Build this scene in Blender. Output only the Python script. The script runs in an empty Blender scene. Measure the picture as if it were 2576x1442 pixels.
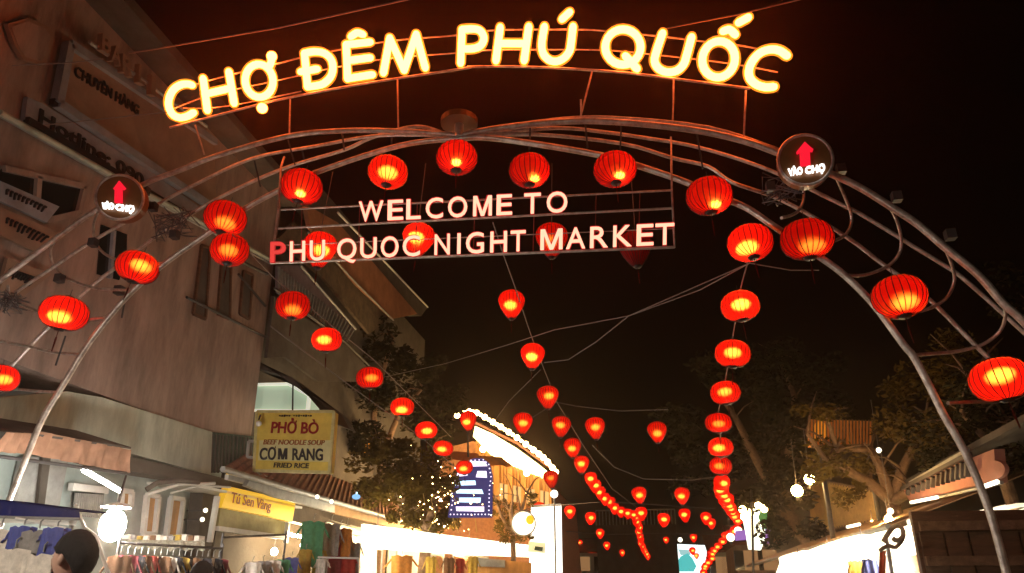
import bpy, math, random
import numpy as np
from mathutils import Vector, Matrix
R = math.radians
random.seed(7)
rng = random.Random(11)
scn = bpy.context.scene
col = scn.collection

# ------------------------------------------------------------ camera, world, exposure
F = 1900.0                      # focal length in units of a 2576 px wide picture
PITCH, YAW = R(22.3), R(10)
EYE = Vector((0, 0, 1.6))
FW = Vector((-math.sin(YAW) * math.cos(PITCH), math.cos(YAW) * math.cos(PITCH), math.sin(PITCH)))
RT = Vector((math.cos(YAW), math.sin(YAW), 0))
UP = RT.cross(FW)
cam = bpy.data.cameras.new('camera')
cam.sensor_width = 36
cam.lens = 36 * F / 2576
cam.clip_start = 0.05
cam.clip_end = 600
cam_o = bpy.data.objects.new('camera', cam)
col.objects.link(cam_o)
cam_o.matrix_world = Matrix((( RT.x, UP.x, -FW.x, EYE.x), (RT.y, UP.y, -FW.y, EYE.y), (RT.z, UP.z, -FW.z, EYE.z), (0, 0, 0, 1)))
scn.camera = cam_o

w = bpy.data.worlds.new('World')
scn.world = w
w.use_nodes = True
nt = w.node_tree
bg = nt.nodes['Background']
bg.inputs['Color'].default_value = (0.9, 0.42, 0.28, 1)     # town glow on the night sky
bg.inputs['Strength'].default_value = 0.0006

scn.view_settings.view_transform = 'Standard'
scn.view_settings.look = 'None'
scn.view_settings.exposure = 0
scn.view_settings.gamma = 1
scn.render.engine = 'CYCLES'
cy = scn.cycles
cy.use_denoising = True
cy.max_bounces = 5
cy.diffuse_bounces = 2
cy.glossy_bounces = 2
cy.transmission_bounces = 3
cy.transparent_max_bounces = 6
cy.volume_bounces = 0
cy.sample_clamp_indirect = 3
cy.sample_clamp_direct = 0
cy.caustics_reflective = False
cy.caustics_refractive = False

# ------------------------------------------------------------ measuring: a picture point seen on a plane of the place
def ray(u, v):
    return RT * ((u - 1288) / F) + UP * ((721 - v) / F) + FW
def P(u, v, X=None, Y=None, Z=None, d=None):
    r = ray(u, v)
    if X is not None: t = (X - EYE.x) / r.x
    elif Y is not None: t = (Y - EYE.y) / r.y
    elif Z is not None: t = (Z - EYE.z) / r.z
    else: t = d
    return EYE + r * t
def dep(p):
    return (p - EYE).dot(FW)
def cc(x0, y0, k):
    return lambda pts: [(x0 + x * k, y0 + y * k) for x, y in pts]
c1 = cc(369, 0, .3535)          # enlargements the shapes were measured in
c2 = cc(1107, 0, .3646)
c3 = cc(0, 0, .3256)
c4 = cc(0, 402, .3256)
c5 = cc(1838, 268, .5117)
c6 = cc(1838, 973, .3256)
c7 = cc(604, 402, .3256)
c9 = cc(0, 973, .3256)

# ------------------------------------------------------------ materials
def mat(name, c, rough=.7, var=.25, scale=6, bump=.0, metal=0, emit=None, strength=1, dirt=None, stretch=None, spec=.3):
    m = bpy.data.materials.new(name)
    m.use_nodes = True
    n, l = m.node_tree.nodes, m.node_tree.links
    b = n['Principled BSDF']
    b.inputs['Roughness'].default_value = rough
    b.inputs['Metallic'].default_value = metal
    b.inputs['Specular IOR Level'].default_value = spec
    if emit:
        b.inputs['Base Color'].default_value = (*c, 1)
        b.inputs['Emission Color'].default_value = (*emit, 1)
        b.inputs['Emission Strength'].default_value = strength
        return m
    tc = n.new('ShaderNodeTexCoord')
    mp = n.new('ShaderNodeMapping')
    if stretch: mp.inputs['Scale'].default_value = stretch
    l.new(tc.outputs['Object'], mp.inputs['Vector'])
    no = n.new('ShaderNodeTexNoise')
    no.inputs['Scale'].default_value = scale
    no.inputs['Detail'].default_value = 6
    no.inputs['Roughness'].default_value = .65
    l.new(mp.outputs['Vector'], no.inputs['Vector'])
    rp = n.new('ShaderNodeValToRGB')
    rp.color_ramp.elements[0].position = .3
    rp.color_ramp.elements[1].position = .7
    lo = dirt if dirt else tuple(x * (1 - var) for x in c)
    rp.color_ramp.elements[0].color = (*lo, 1)
    rp.color_ramp.elements[1].color = (*[min(1, x * (1 + var * .4)) for x in c], 1)
    l.new(no.outputs['Fac'], rp.inputs['Fac'])
    l.new(rp.outputs['Color'], b.inputs['Base Color'])
    if bump:
        bp = n.new('ShaderNodeBump')
        bp.inputs['Strength'].default_value = bump
        bp.inputs['Distance'].default_value = .03
        n2 = n.new('ShaderNodeTexNoise')
        n2.inputs['Scale'].default_value = scale * 6
        n2.inputs['Detail'].default_value = 4
        l.new(mp.outputs['Vector'], n2.inputs['Vector'])
        l.new(n2.outputs['Fac'], bp.inputs['Height'])
        l.new(bp.outputs['Normal'], b.inputs['Normal'])
    return m
def glow(name, c, s):
    m = bpy.data.materials.new(name)
    m.use_nodes = True
    n, l = m.node_tree.nodes, m.node_tree.links
    n.remove(n['Principled BSDF'])
    e = n.new('ShaderNodeEmission')
    e.inputs['Color'].default_value = (*c, 1)
    e.inputs['Strength'].default_value = s
    l.new(e.outputs[0], n['Material Output'].inputs['Surface'])
    return m
def cloth(name, c, trans=.5, scale=30, var=.2):
    m = bpy.data.materials.new(name)
    m.use_nodes = True
    n, l = m.node_tree.nodes, m.node_tree.links
    n.remove(n['Principled BSDF'])
    tc = n.new('ShaderNodeTexCoord')
    no = n.new('ShaderNodeTexNoise')
    no.inputs['Scale'].default_value = scale
    no.inputs['Detail'].default_value = 4
    l.new(tc.outputs['Object'], no.inputs['Vector'])
    rp = n.new('ShaderNodeValToRGB')
    rp.color_ramp.elements[0].position = .3
    rp.color_ramp.elements[1].position = .75
    rp.color_ramp.elements[0].color = (*[x * (1 - var) for x in c], 1)
    rp.color_ramp.elements[1].color = (*c, 1)
    l.new(no.outputs['Fac'], rp.inputs['Fac'])
    d = n.new('ShaderNodeBsdfDiffuse')
    t = n.new('ShaderNodeBsdfTranslucent')
    mx = n.new('ShaderNodeMixShader')
    mx.inputs[0].default_value = trans
    l.new(rp.outputs[0], d.inputs['Color'])
    l.new(rp.outputs[0], t.inputs['Color'])
    l.new(d.outputs[0], mx.inputs[1])
    l.new(t.outputs[0], mx.inputs[2])
    l.new(mx.outputs[0], n['Material Output'].inputs['Surface'])
    return m

M = {}
M['asphalt'] = mat('asphalt', (.05, .05, .052), .75, .35, 3, .4)
M['paving'] = mat('paving', (.22, .2, .18), .8, .3, 2, .2)
M['tube'] = mat('painted_steel_tube', (.6, .53, .47), .36, .55, 9, .15, .6, dirt=(.28, .21, .17), spec=.6)
M['dark_metal'] = mat('dark_metal', (.05, .045, .045), .5, .3, 10)
M['wire'] = mat('cable_rubber', (.12, .1, .1), .5, .2, 10)
M['plaster_brown'] = mat('weathered_plaster', (.33, .235, .19), .85, .5, 2.2, .6, stretch=(1, 1, .3))
M['plaster_pale'] = mat('pale_plaster', (.48, .53, .43), .85, .45, 2, .5, stretch=(1, 1, .3))
M['plaster_teal'] = mat('teal_wash', (.42, .5, .47), .8, .25, 2, .2)
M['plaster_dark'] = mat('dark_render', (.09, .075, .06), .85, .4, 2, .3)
M['board_cream'] = mat('sign_board_cream', (.3, .19, .13), .6, .25, 2, .1)
M['board_grey'] = mat('sign_board_grey', (.27, .27, .29), .5, .3, 3)
M['black'] = mat('black_paint', (.012, .012, .014), .5, .1, 5)
M['glass_dark'] = mat('dark_glass', (.01, .013, .012), .12, .1, 3, spec=.6)
M['metal_grey'] = mat('grey_sheet_metal', (.33, .33, .31), .5, .3, 5, 0, .3)
M['shutter'] = mat('roller_shutter', (.22, .17, .19), .5, .3, 4, 0, .3)
M['green_panel'] = mat('dark_green_panel', (.05, .09, .07), .6, .3, 5)
M['white_paint'] = mat('white_paint', (.75, .74, .68), .6, .15, 6)
M['mint'] = mat('mint_cladding', (.55, .68, .55), .6, .1, 6)
M['awning_brown'] = cloth('awning_brown_cloth', (.5, .27, .17), .3, 5, .5)
M['tarp_white'] = cloth('white_tarpaulin', (.8, .78, .7), .45, 3, .12)
M['tarp_navy'] = cloth('navy_tarpaulin', (.02, .025, .12), .3, 3, .4)
M['roof_red'] = mat('rusty_red_roof', (.26, .1, .07), .8, .4, 4, .3)
M['brick'] = mat('orange_brick', (.45, .2, .09), .85, .3, 8, .3)
M['wood'] = mat('dark_wood', (.11, .05, .025), .6, .5, 3, .3, stretch=(1, 1, 6))
M['orange_wood'] = mat('orange_varnished_wood', (.5, .25, .07), .5, .35, 5, .1, stretch=(1, 1, .3))
M['yellow_sign'] = mat('yellow_sign_face', (.85, .55, .03), .4, .12, 3, emit=(1, .55, .02), strength=.42)
M['sign_green'] = mat('ochre_sign_face', (.6, .46, .08), .5, .3, 2.5, 0)
M['sign_red'] = mat('sign_red_print', (.25, .01, .01), .5, .2, 5)
M['sign_rust'] = mat('sign_rust_print', (.3, .08, .01), .5, .4, 40)
M['corrugated'] = mat('corrugated_yellow', (.45, .3, .09), .55, .3, 5, 0, .2)
M['pink_wall'] = mat('pink_plaster', (.45, .2, .15), .8, .2, 3, .1)
M['bark'] = mat('bark', (.2, .12, .07), .9, .5, 9, .5)
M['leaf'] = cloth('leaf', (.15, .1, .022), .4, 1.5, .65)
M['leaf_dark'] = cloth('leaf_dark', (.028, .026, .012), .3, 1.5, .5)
M['skin'] = mat('skin', (.42, .25, .18), .55, .1, 8)
M['hair'] = mat('black_hair', (.012, .01, .01), .75, .5, 60, .8, stretch=(1, 1, .2))
M['shirt_red'] = cloth('red_shirt_cloth', (.45, .02, .03), .1, 8, .3)
M['trousers'] = mat('dark_trousers', (.03, .03, .045), .8, .2, 9)
M['gold'] = mat('lantern_cap', (.03, .012, .01), .5, .2, 20)
M['tassel'] = cloth('tassel_thread', (.1, .008, .006), .3, 60, .4)
LN = glow('neon_face', (1, .125, .019), 36)
M['neon'] = LN
M['neon_halo'] = glow('neon_halo', (1, .3, .02), 1.5)  # orange halo of the letters, put into a glowing casing
M['neon_back'] = mat('neon_back', (.05, .012, .003), .7, .1, 5)
M['welcome'] = glow('welcome_neon', (1, .42, .27), 1.9)
M['welcome_halo'] = glow('welcome_halo', (1, .045, .04), .5)  # red glow around the letters, put into the casing as emission
M['welcome_red'] = glow('welcome_neon_worn', (.85, .06, .05), 1)
M['casing'] = mat('letter_casing', (.28, .04, .03), .5, .2, 8)
M['arrow_red'] = glow('arrow_red_led', (1, .012, .035), 1)
M['arrow_white'] = glow('sign_white_led', (1, .95, .9), 2.2)
M['disc'] = mat('disc_acrylic', (.2, .085, .03), .3, .2, 4)
M['bulb'] = glow('lantern_bulb', (1, .7, .32), 17)
M['tube_lamp'] = glow('cool_tube_lamp', (.85, .95, 1), 14)
M['warm_lamp'] = glow('warm_lamp', (1, .7, .36), 420)
M['white_lamp'] = glow('white_lamp', (1, .88, .66), 1500)
M['white_glow'] = glow('even_white_glow', (1, .9, .66), 3.2)
M['globe'] = glow('globe_lamp', (1, .6, .24), 1.6)
M['globe_strong'] = glow('globe_lamp_strong', (1, .62, .2), 110)
M['fairy'] = glow('fairy_bulb', (1, .66, .25), 26)
M['led_blue'] = glow('led_blue_white', (.6, .85, 1), 2)
M['led_violet'] = glow('led_violet_white', (.95, .8, 1), 1.8)
M['led_navy'] = glow('led_navy', (.12, .1, .35), .45)
M['red_silk'] = cloth('red_lantern_silk', (.93, .0085, .006), .6, 25, .2)
_n, _l = M['red_silk'].node_tree.nodes, M['red_silk'].node_tree.links
_out = _n['Material Output']
_old = _out.inputs['Surface'].links[0].from_socket
_rf = _n.new('ShaderNodeBsdfRefraction')      # silk scatters part of the bulb's light forward
_rf.inputs['Color'].default_value = (1, .36, .07, 1)
_rf.inputs['IOR'].default_value = 1.25
_rf.inputs['Roughness'].default_value = .9
_mx = _n.new('ShaderNodeMixShader')
_mx.inputs[0].default_value = .36
_l.new(_old, _mx.inputs[1]); _l.new(_rf.outputs[0], _mx.inputs[2]); _l.new(_mx.outputs[0], _out.inputs['Surface'])
M['red_silk_unlit'] = cloth('red_lantern_silk_unlit', (.5, .02, .02), .4, 25, .2)

# ------------------------------------------------------------ mesh building
class MB:
    def __init__(s): s.v, s.f, s.sm = [], [], []
    def add(s, vs, fs, smooth=False):
        o = len(s.v)
        s.v += [Vector(q) for q in vs]
        s.f += [tuple(i + o for i in f) for f in fs]
        s.sm += [smooth] * len(fs)
        return s
    def box(s, a, b):
        x0, y0, z0 = a; x1, y1, z1 = b
        return s.add([(x0, y0, z0), (x1, y0, z0), (x1, y1, z0), (x0, y1, z0), (x0, y0, z1), (x1, y0, z1), (x1, y1, z1), (x0, y1, z1)],
                     [(0, 3, 2, 1), (4, 5, 6, 7), (0, 1, 5, 4), (1, 2, 6, 5), (2, 3, 7, 6), (3, 0, 4, 7)])
    def prism(s, pts, ex):
        n = len(pts)
        ex = Vector(ex)
        return s.add([Vector(q) for q in pts] + [Vector(q) + ex for q in pts],
                     [tuple(range(n))[::-1], tuple(range(n, 2 * n))] + [(i, (i + 1) % n, n + (i + 1) % n, n + i) for i in range(n)])
    def bar(s, a, b, wd, ht):
        a, b = Vector(a), Vector(b)
        t = (b - a).normalized()
        x = t.cross(Vector((0, 0, 1)))
        if x.length < .1: x = t.cross(Vector((0, 1, 0)))
        x.normalize()
        y = x.cross(t)
        q = [a + x * (sx * wd / 2) + y * (sy * ht / 2) for sx, sy in ((-1, -1), (1, -1), (1, 1), (-1, 1))]
        return s.prism(q, b - a)
    def tube(s, pts, r, n=6, cap=True, flat=None):
        pts = [Vector(q) for q in pts]
        rs = r if isinstance(r, (list, tuple)) else [r] * len(pts)
        if cap == 'round':
            a, b = pts[0], pts[-1]
            ta, tb = (pts[1] - a).normalized(), (b - pts[-2]).normalized()
            r0 = rs[0]
            pts = [a - ta * r0 * .95, a - ta * r0 * .7] + pts + [b + tb * r0 * .7, b + tb * r0 * .95]
            rs = [r0 * .3, r0 * .72] + list(rs) + [r0 * .72, r0 * .3]
        rings, prev = [], None
        for i, p in enumerate(pts):
            t = (pts[min(i + 1, len(pts) - 1)] - pts[max(i - 1, 0)])
            if t.length < 1e-9: t = Vector((0, 0, 1))
            t.normalize()
            if flat is not None: x = t.cross(Vector(flat)).normalized()
            elif prev is None:
                x = t.cross(Vector((0, 0, 1)))
                if x.length < .05: x = t.cross(Vector((0, 1, 0)))
                x.normalize()
            else: x = (prev - t * prev.dot(t)).normalized()
            prev = x
            y = t.cross(x)
            rings.append([p + (x * math.cos(2 * math.pi * k / n) + y * math.sin(2 * math.pi * k / n)) * rs[i] for k in range(n)])
        vs = [q for g in rings for q in g]
        fs = [(i * n + k, i * n + (k + 1) % n, (i + 1) * n + (k + 1) % n, (i + 1) * n + k) for i in range(len(pts) - 1) for k in range(n)]
        s.add(vs, fs, True)
        s.add(rings[0], [tuple(range(n))[::-1]])
        s.add(rings[-1], [tuple(range(n))])
        return s
    def ball(s, c, r, n=8, m=6, sq=1):
        c = Vector(c)
        vs = [c + Vector((0, 0, r * sq))]
        for j in range(1, m):
            a = math.pi * j / m
            vs += [c + Vector((r * math.sin(a) * math.cos(2 * math.pi * k / n), r * math.sin(a) * math.sin(2 * math.pi * k / n), r * sq * math.cos(a))) for k in range(n)]
        vs.append(c - Vector((0, 0, r * sq)))
        fs = [(0, 1 + k, 1 + (k + 1) % n) for k in range(n)]
        for j in range(m - 2):
            fs += [(1 + j * n + k, 1 + (j + 1) * n + k, 1 + (j + 1) * n + (k + 1) % n, 1 + j * n + (k + 1) % n) for k in range(n)]
        L = len(vs) - 1
        fs += [(L, 1 + (m - 2) * n + (k + 1) % n, 1 + (m - 2) * n + k) for k in range(n)]
        return s.add(vs, fs, True)
    def lathe(s, prof, n=16, scallop=0, smooth=True):
        vs = []
        for r, z in prof:
            for k in range(n):
                a = 2 * math.pi * k / n
                rr = r * (1 - (scallop if k % 2 else 0))
                vs.append((rr * math.cos(a), rr * math.sin(a), z))
        fs = [(i * n + k, i * n + (k + 1) % n, (i + 1) * n + (k + 1) % n, (i + 1) * n + k) for i in range(len(prof) - 1) for k in range(n)]
        return s.add(vs, fs, smooth)
    def build(s, name, m, parent=None, origin=None, kind=None):
        if parent is not None: o0 = parent['_o'] if '_o' in parent else None; org = Vector(o0) if o0 is not None else Vector((0, 0, 0))
        elif origin is not None: org = Vector(origin)
        else:
            A = np.array([tuple(q) for q in s.v]); org = Vector(((A[:, 0].min() + A[:, 0].max()) / 2, (A[:, 1].min() + A[:, 1].max()) / 2, A[:, 2].min()))
        me = bpy.data.meshes.new(name)
        me.from_pydata([tuple(q - org) for q in s.v], [], s.f)
        me.polygons.foreach_set('use_smooth', s.sm)
        me.materials.append(M[m] if isinstance(m, str) else m)
        me.update()
        o = bpy.data.objects.new(name, me)
        col.objects.link(o)
        o['_o'] = tuple(org)
        if parent is not None: o.parent = parent
        else: o.location = org
        if kind: o['kind'] = kind
        return o
def tag(o, label, cat, group=None, kind=None):
    o['label'] = label
    o['category'] = cat
    if group: o['group'] = group
    if kind: o['kind'] = kind
    return o
def thing(name, label, cat, loc=(0, 0, 0), group=None):
    o = bpy.data.objects.new(name, None)
    o.empty_display_size = .2
    col.objects.link(o)
    o.location = loc
    o['_o'] = tuple(loc)
    return tag(o, label, cat, group)
def copy_tree(o, parent=None):
    c = o.copy()
    col.objects.link(c)
    c.parent = parent
    for ch in list(o.children): copy_tree(ch, c)
    return c
def poly(pts, ex, name, m, parent=None, **pl):
    """a slab whose outline lies on the given plane and whose thickness is ex"""
    return MB().prism([P(u, v, **pl) for u, v in pts], ex).build(name, m, parent)
def part_only(o):
    for k in ('label', 'category', 'group'):
        if k in o: del o[k]
    return o

# lettering from the built-in font, fitted to three corners
_fc = {}
def glyphs(s, bold=.0, ext=.02):
    key = (s, bold, ext)
    if key not in _fc:
        c = bpy.data.curves.new('t', 'FONT')
        c.body = s
        c.extrude = ext
        c.offset = bold
        c.resolution_u = 4
        o = bpy.data.objects.new('t', c)
        me = bpy.data.meshes.new_from_object(o)
        vs = [tuple(q.co) for q in me.vertices]
        fs = [tuple(p.vertices) for p in me.polygons]
        bpy.data.objects.remove(o); bpy.data.curves.remove(c); bpy.data.meshes.remove(me)
        _fc[key] = (vs, fs)
    return _fc[key]
CAP = max(q[1] for q in glyphs('H')[0])
def text(mb, s, BL, BR, TL, depth=.02, bold=.0, slant=0):
    if s == 'M':
        BL, BR, TL = Vector(BL), Vector(BR), Vector(TL)
        ex, ey = BR - BL, TL - BL
        ez = ex.cross(ey).normalized() * depth
        t = .15 + bold * 3.2
        for k, q in enumerate((((0, 0), (t, 0), (t, 1), (0, 1)), ((1 - t, 0), (1, 0), (1, 1), (1 - t, 1)), ((t * .3, 1), (t * 1.25, 1), (.5 + t * .5, 0), (.5 - t * .5, 0)), ((1 - t * 1.25, 1), (1 - t * .3, 1), (.5 + t * .5, 0), (.5 - t * .5, 0)))):
            mb.prism([BL + ex * x + ey * y - ez * (.5 + .02 * k) for x, y in q], ez * (1 + .04 * k))
        return mb
    vs, fs = glyphs(s, bold, .5)
    x0, x1 = min(q[0] for q in vs), max(q[0] for q in vs)
    BL, BR, TL = Vector(BL), Vector(BR), Vector(TL)
    ex, ey = BR - BL, TL - BL
    ez = ex.cross(ey).normalized() * depth
    mb.add([BL + ex * ((q[0] - x0) / (x1 - x0) + slant * q[1] / CAP) + ey * (q[1] / CAP) + ez * (q[2]) for q in vs], fs)
    return mb

# ============================================================ SETTING
MB().box((-60, -20, -.3), (60, 160, 0)).build('ground', 'paving', kind='structure')
MB().add([(-5.6, -12, .004), (3.9, -12, .004), (3.9, 140, .004), (-5.6, 140, .004)], [(0, 1, 2, 3)]).build('street', 'asphalt', kind='structure')
MB().box((-5.75, -12, 0), (-5.6, 140, .12)).box((3.9, -12, 0), (4.05, 140, .12)).build('kerb', 'paving', kind='structure')

# ---------------------------------------------------------------- left building with hoardings
XB = -9.0
b1 = thing('shop_building', 'tall brown plastered building with hoardings on the left side of the street', 'building', (-9, 8, 0))
MB().box((-16, -3, 4.75), (XB, 16.2, 11.1)).build('upper_wall', 'plaster_brown', b1)
MB().box((-16, -3, 0), (XB - .55, 16.1, 4.6)).build('ground_floor_wall', 'plaster_teal', b1)
LW = [(0, 1000), (170, 985), (257, 1000), (534, 1087), (530, 1195), (326, 1140), (150, 1075), (0, 1052)]
poly(LW, (-.5, 0, 0), 'fascia', 'plaster_pale', b1, X=XB + .06)
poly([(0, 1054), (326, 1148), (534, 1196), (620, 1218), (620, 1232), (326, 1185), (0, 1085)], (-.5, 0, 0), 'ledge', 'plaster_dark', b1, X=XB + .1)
poly([(534, 1087), (640, 1098), (640, 1180), (530, 1190)], (-.1, 0, 0), 'shutter_box', 'green_panel', b1, X=XB + .03)
m = MB()
for i in range(12):
    a, b = P(534 + i * 9, 1092 + i * .8, X=XB + .05), P(531 + i * 9, 1190, X=XB + .05)
    m.bar(a, b, .03, .03)
m.build('shutter_slats', 'dark_metal', b1, kind='stuff')
# roof edge, gutters and ledge lines
MB().bar((XB + .3, -3, 11.2), (XB + .3, 16.3, 11.2), .7, .22).build('roof_edge', 'plaster_dark', b1)
MB().tube([P(0, 283, X=XB + .2), P(283, 442, X=XB + .2), P(470, 540, X=XB + .2), P(683, 655, X=XB + .2)], .05).build('gutter_pipe', 'plaster_pale', b1)
MB().tube([P(0, 291, X=XB + .14), P(283, 450, X=XB + .14), P(683, 664, X=XB + .14)], .03).build('gutter_pipe', 'metal_grey', b1)
MB().tube([P(570, 640, X=XB + .08), P(672, 690, X=XB + .08)], .04).build('ledge_rail', 'dark_metal', b1)
MB().tube([P(470, 748, X=XB + .05), P(668, 848, X=XB + .05)], .03).build('ledge_rail', 'dark_metal', b1)
MB().tube([P(600, 690, X=XB + .05), P(668, 770, X=XB + .05)], .03).build('ledge_rail', 'dark_metal', b1)
for q in ([(507, 617), (528, 625), (516, 803), (486, 790)], [(557, 662), (580, 672), (577, 803), (547, 790)], [(612, 682), (635, 692), (626, 803), (603, 790)]):
    o = poly(q, (-.12, 0, 0), 'window_slot', 'plaster_dark', b1, X=XB + .015)
    pq = [P(u, v, X=XB + .02) for u, v in q]
    fr = MB()
    for a, b in zip(pq, pq[1:] + pq[:1]): fr.bar(a, b, .06, .06)
    fr.build('frame', 'wood', o)
o = poly([(8, 422), (212, 470), (196, 536), (112, 556), (0, 508), (0, 430)], (-.1, 0, 0), 'window', 'glass_dark', b1, X=XB + .02)
for a, b in (((8, 424), (212, 470)), ((196, 536), (212, 470)), ((196, 536), (112, 556)), ((95, 445), (88, 545))):
    MB().bar(P(*a, X=XB + .04), P(*b, X=XB + .04), .09, .09).build('frame', 'plaster_brown', o)
o = poly([(255, 565), (320, 590), (318, 660), (300, 705), (245, 690)], (-.1, 0, 0), 'window', 'glass_dark', b1, X=XB + .02)
MB().bar(P(285, 580, X=XB + .04), P(276, 700, X=XB + .04), .07, .07).build('frame', 'board_grey', o)
# hoardings
sb = thing('hoarding', 'large brown hoarding lettered CHUYEN HANG high on the left wall', 'sign', tuple(P(340, 330, X=XB + .1)))
poly([(173, 111), (540, 358), (545, 530), (143, 260)], (-.08, 0, 0), 'panel', 'board_cream', sb, X=XB + .12)
for a, b in (((173, 111), (540, 358)), ((545, 530), (143, 260)), ((173, 111), (143, 260))):
    MB().bar(P(*a, X=XB + .14), P(*b, X=XB + .14), .14, .14).build('frame', 'board_grey', sb)
text(MB(), 'CHUYÊN HÀNG', P(187, 190, X=XB + .14), P(348, 290, X=XB + .14), P(190, 165, X=XB + .14), .03, .012).build('lettering', 'black', sb)
hl = thing('phone_board', 'long grey board lettered Hotline: 090 under the large hoarding', 'sign', tuple(P(230, 370, X=XB + .1)))
poly([(70, 244), (110, 262), (392, 440), (430, 470), (500, 520), (480, 545), (372, 478), (62, 300)], (-.08, 0, 0), 'panel', 'board_grey', hl, X=XB + .1)
text(MB(), 'Hotline: 090', P(97, 306, X=XB + .12), P(360, 470, X=XB + .12), P(101, 274, X=XB + .12), .03, .02).build('lettering', 'black', hl)
for a, b in (((66, 302), (480, 548)), ((130, 255), (440, 455))):
    MB().bar(P(*a, X=XB + .12), P(*b, X=XB + .12), .1, .1).build('frame', 'black', hl)
ol = thing('shield_board', 'dark rounded board at the top left corner of the wall', 'sign', tuple(P(90, 160, X=XB + .1)))
poly([(20, 60), (70, 45), (120, 65), (138, 90), (130, 130), (110, 165), (60, 150), (38, 115)], (-.08, 0, 0), 'panel', 'board_cream', ol, X=XB + .12)
poly([(28, 68), (70, 54), (114, 72), (128, 92), (121, 126), (104, 155), (64, 142), (45, 112)], (-.01, 0, 0), 'face', 'plaster_brown', ol, X=XB + .135)
rl = thing('rooftop_letters', 'row of standing letters on the roof edge of the left building', 'sign', tuple(P(300, 140, X=XB + .4)))
for ch, a, b, c, e in (('B', 250, 272, 125, 40), ('A', 274, 298, 152, 42), ('R', 302, 328, 180, 44), ('L', 343, 358, 206, 44), ('I', 374, 385, 236, 46)):
    text(MB(), ch, P(a, c, X=XB + .5), P(b, c + (b - a) * .6, X=XB + .5), P(a + 2, c - e, X=XB + .5), .1, .02).build('letter', 'board_cream', rl)
MB().tube([P(225, 105, X=XB + .45), P(520, 318, X=XB + .45)], .035).build('rail', 'metal_grey', rl)
for k, q in enumerate(([(0, 455), (150, 520), (118, 560), (0, 505)], [(0, 520), (168, 595), (100, 640), (0, 590)], [(20, 650), (130, 690), (60, 745), (0, 730)])):
    o = thing('small_board', ['narrow dirty board just under the dark window at the far left', 'brown board with small dark print beside the left arch tubes', 'lowest small board behind the left arch tubes'][k], 'sign', tuple(P(*q[0], X=XB + .08)))
    poly(q, (-.06, 0, 0), 'panel', ['board_grey', 'board_cream', 'board_cream'][k], o, X=XB + .1)
    g = MB()
    for j in range(10):
        t = .12 + j * .075
        a = Vector((*q[0], 0)).lerp(Vector((*q[1], 0)), t); b = Vector((*q[3], 0)).lerp(Vector((*q[2], 0)), t)
        p0, p1 = a.lerp(b, .3), a.lerp(b, .3 + rng.uniform(.18, .35))
        g.bar(P(p0.x, p0.y, X=XB + .11), P(p1.x, p1.y, X=XB + .11), .04, .02)
        g.bar(P(p0.x, p0.y, X=XB + .11), P(p0.x + 5, p0.y + 2.5, X=XB + .11), .03, .03)
    g.build('print', 'black', o)

# ground floor of the left shop (recessed, pale teal)
XG = -9.5
gf = thing('shopfront', 'pale teal shopfront with window and orange doors behind the clothes racks', 'shopfront', (XG, 10, 0))
poly([(174, 1148), (60, 1150), (30, 1280), (105, 1275), (150, 1272)], (-.1, 0, 0), 'side_panel', 'metal_grey', gf, X=XG + .1)
poly([(108, 1150), (128, 1152), (112, 1275), (95, 1275)], (-.1, 0, 0), 'pilaster', 'plaster_dark', gf, X=XG + .16)
o = poly([(190, 1238), (262, 1242), (256, 1302), (184, 1296)], (-.05, 0, 0), 'window', 'glass_dark', gf, X=XG + .12)
poly([(186, 1215), (275, 1226), (273, 1242), (183, 1234)], (-.1, 0, 0), 'lintel', 'white_paint', gf, X=XG + .2)
m = MB()
for i in range(14):
    m.bar(P(191 + i * 5.2, 1240 + i * .3, X=XG + .16), P(185 + i * 5.2, 1298 + i * .4, X=XG + .16), .025, .02)
m.build('grille', 'metal_grey', o)
for q, lab in (([(306, 1234), (331, 1238), (328, 1276), (303, 1272)], 'shutter_leaf'), ([(370, 1245), (398, 1250), (388, 1344), (360, 1342)], 'door_leaf'), ([(430, 1252), (461, 1257), (448, 1352), (418, 1350)], 'door_leaf')):
    o = poly(q, (-.05, 0, 0), lab, 'orange_wood', gf, X=XG + .12)
    pq = [P(u, v, X=XG + .15) for u, v in q]
    for a, b in zip(pq, pq[1:] + pq[:1]): MB().bar(a, b, .09, .08).build('frame', 'white_paint', o)
poly([(512, 1234), (548, 1230), (525, 1441), (490, 1441)], (-.3, 0, 0), 'pillar', 'plaster_dark', gf, X=XG + .3)
for u, v in ((576, 1356), (569, 1390)): pass
for u, v in ((577, 1284), (569, 1307)):
    t = thing('spot_lamp', 'small white spot lamp, %s of two on the dark pillar' % ('upper' if v < 1300 else 'lower'), 'lamp', tuple(P(u - 60, v, X=XG + .75)), 'spot lamps on the pillar')
    c = Vector(t['_o'])
    MB().ball(c, .045).build('bulb', 'white_glow', t)
    MB().tube([c, c + Vector((-.4, .0, 0))], .015).build('arm', 'dark_metal', t)
t = thing('fluorescent_lamp', 'slanting fluorescent tube lamp under the brown awning', 'lamp', tuple(P(255, 1208, X=-8.6)))
MB().tube([P(212, 1184, X=-8.6), P(300, 1235, X=-8.6)], .035, 8, 'round').build('tube', mat('tube_off', (.9, .9, .85), .3, emit=(1, .97, .9), strength=34), t)
MB().bar(P(206, 1178, X=-8.66), P(306, 1236, X=-8.66), .06, .05).build('housing', 'white_paint', t)
t = thing('curved_bracket', 'grey curved steel arm bracing a white awning bar', 'bracket', tuple(P(420, 1220, X=-8.3)))
MB().tube([P(368, 1232, X=-8.5), P(395, 1215, X=-8.4), P(440, 1208, X=-8.3), P(500, 1213, X=-8.2)], .05).build('arm', 'plaster_dark', t)
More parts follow.
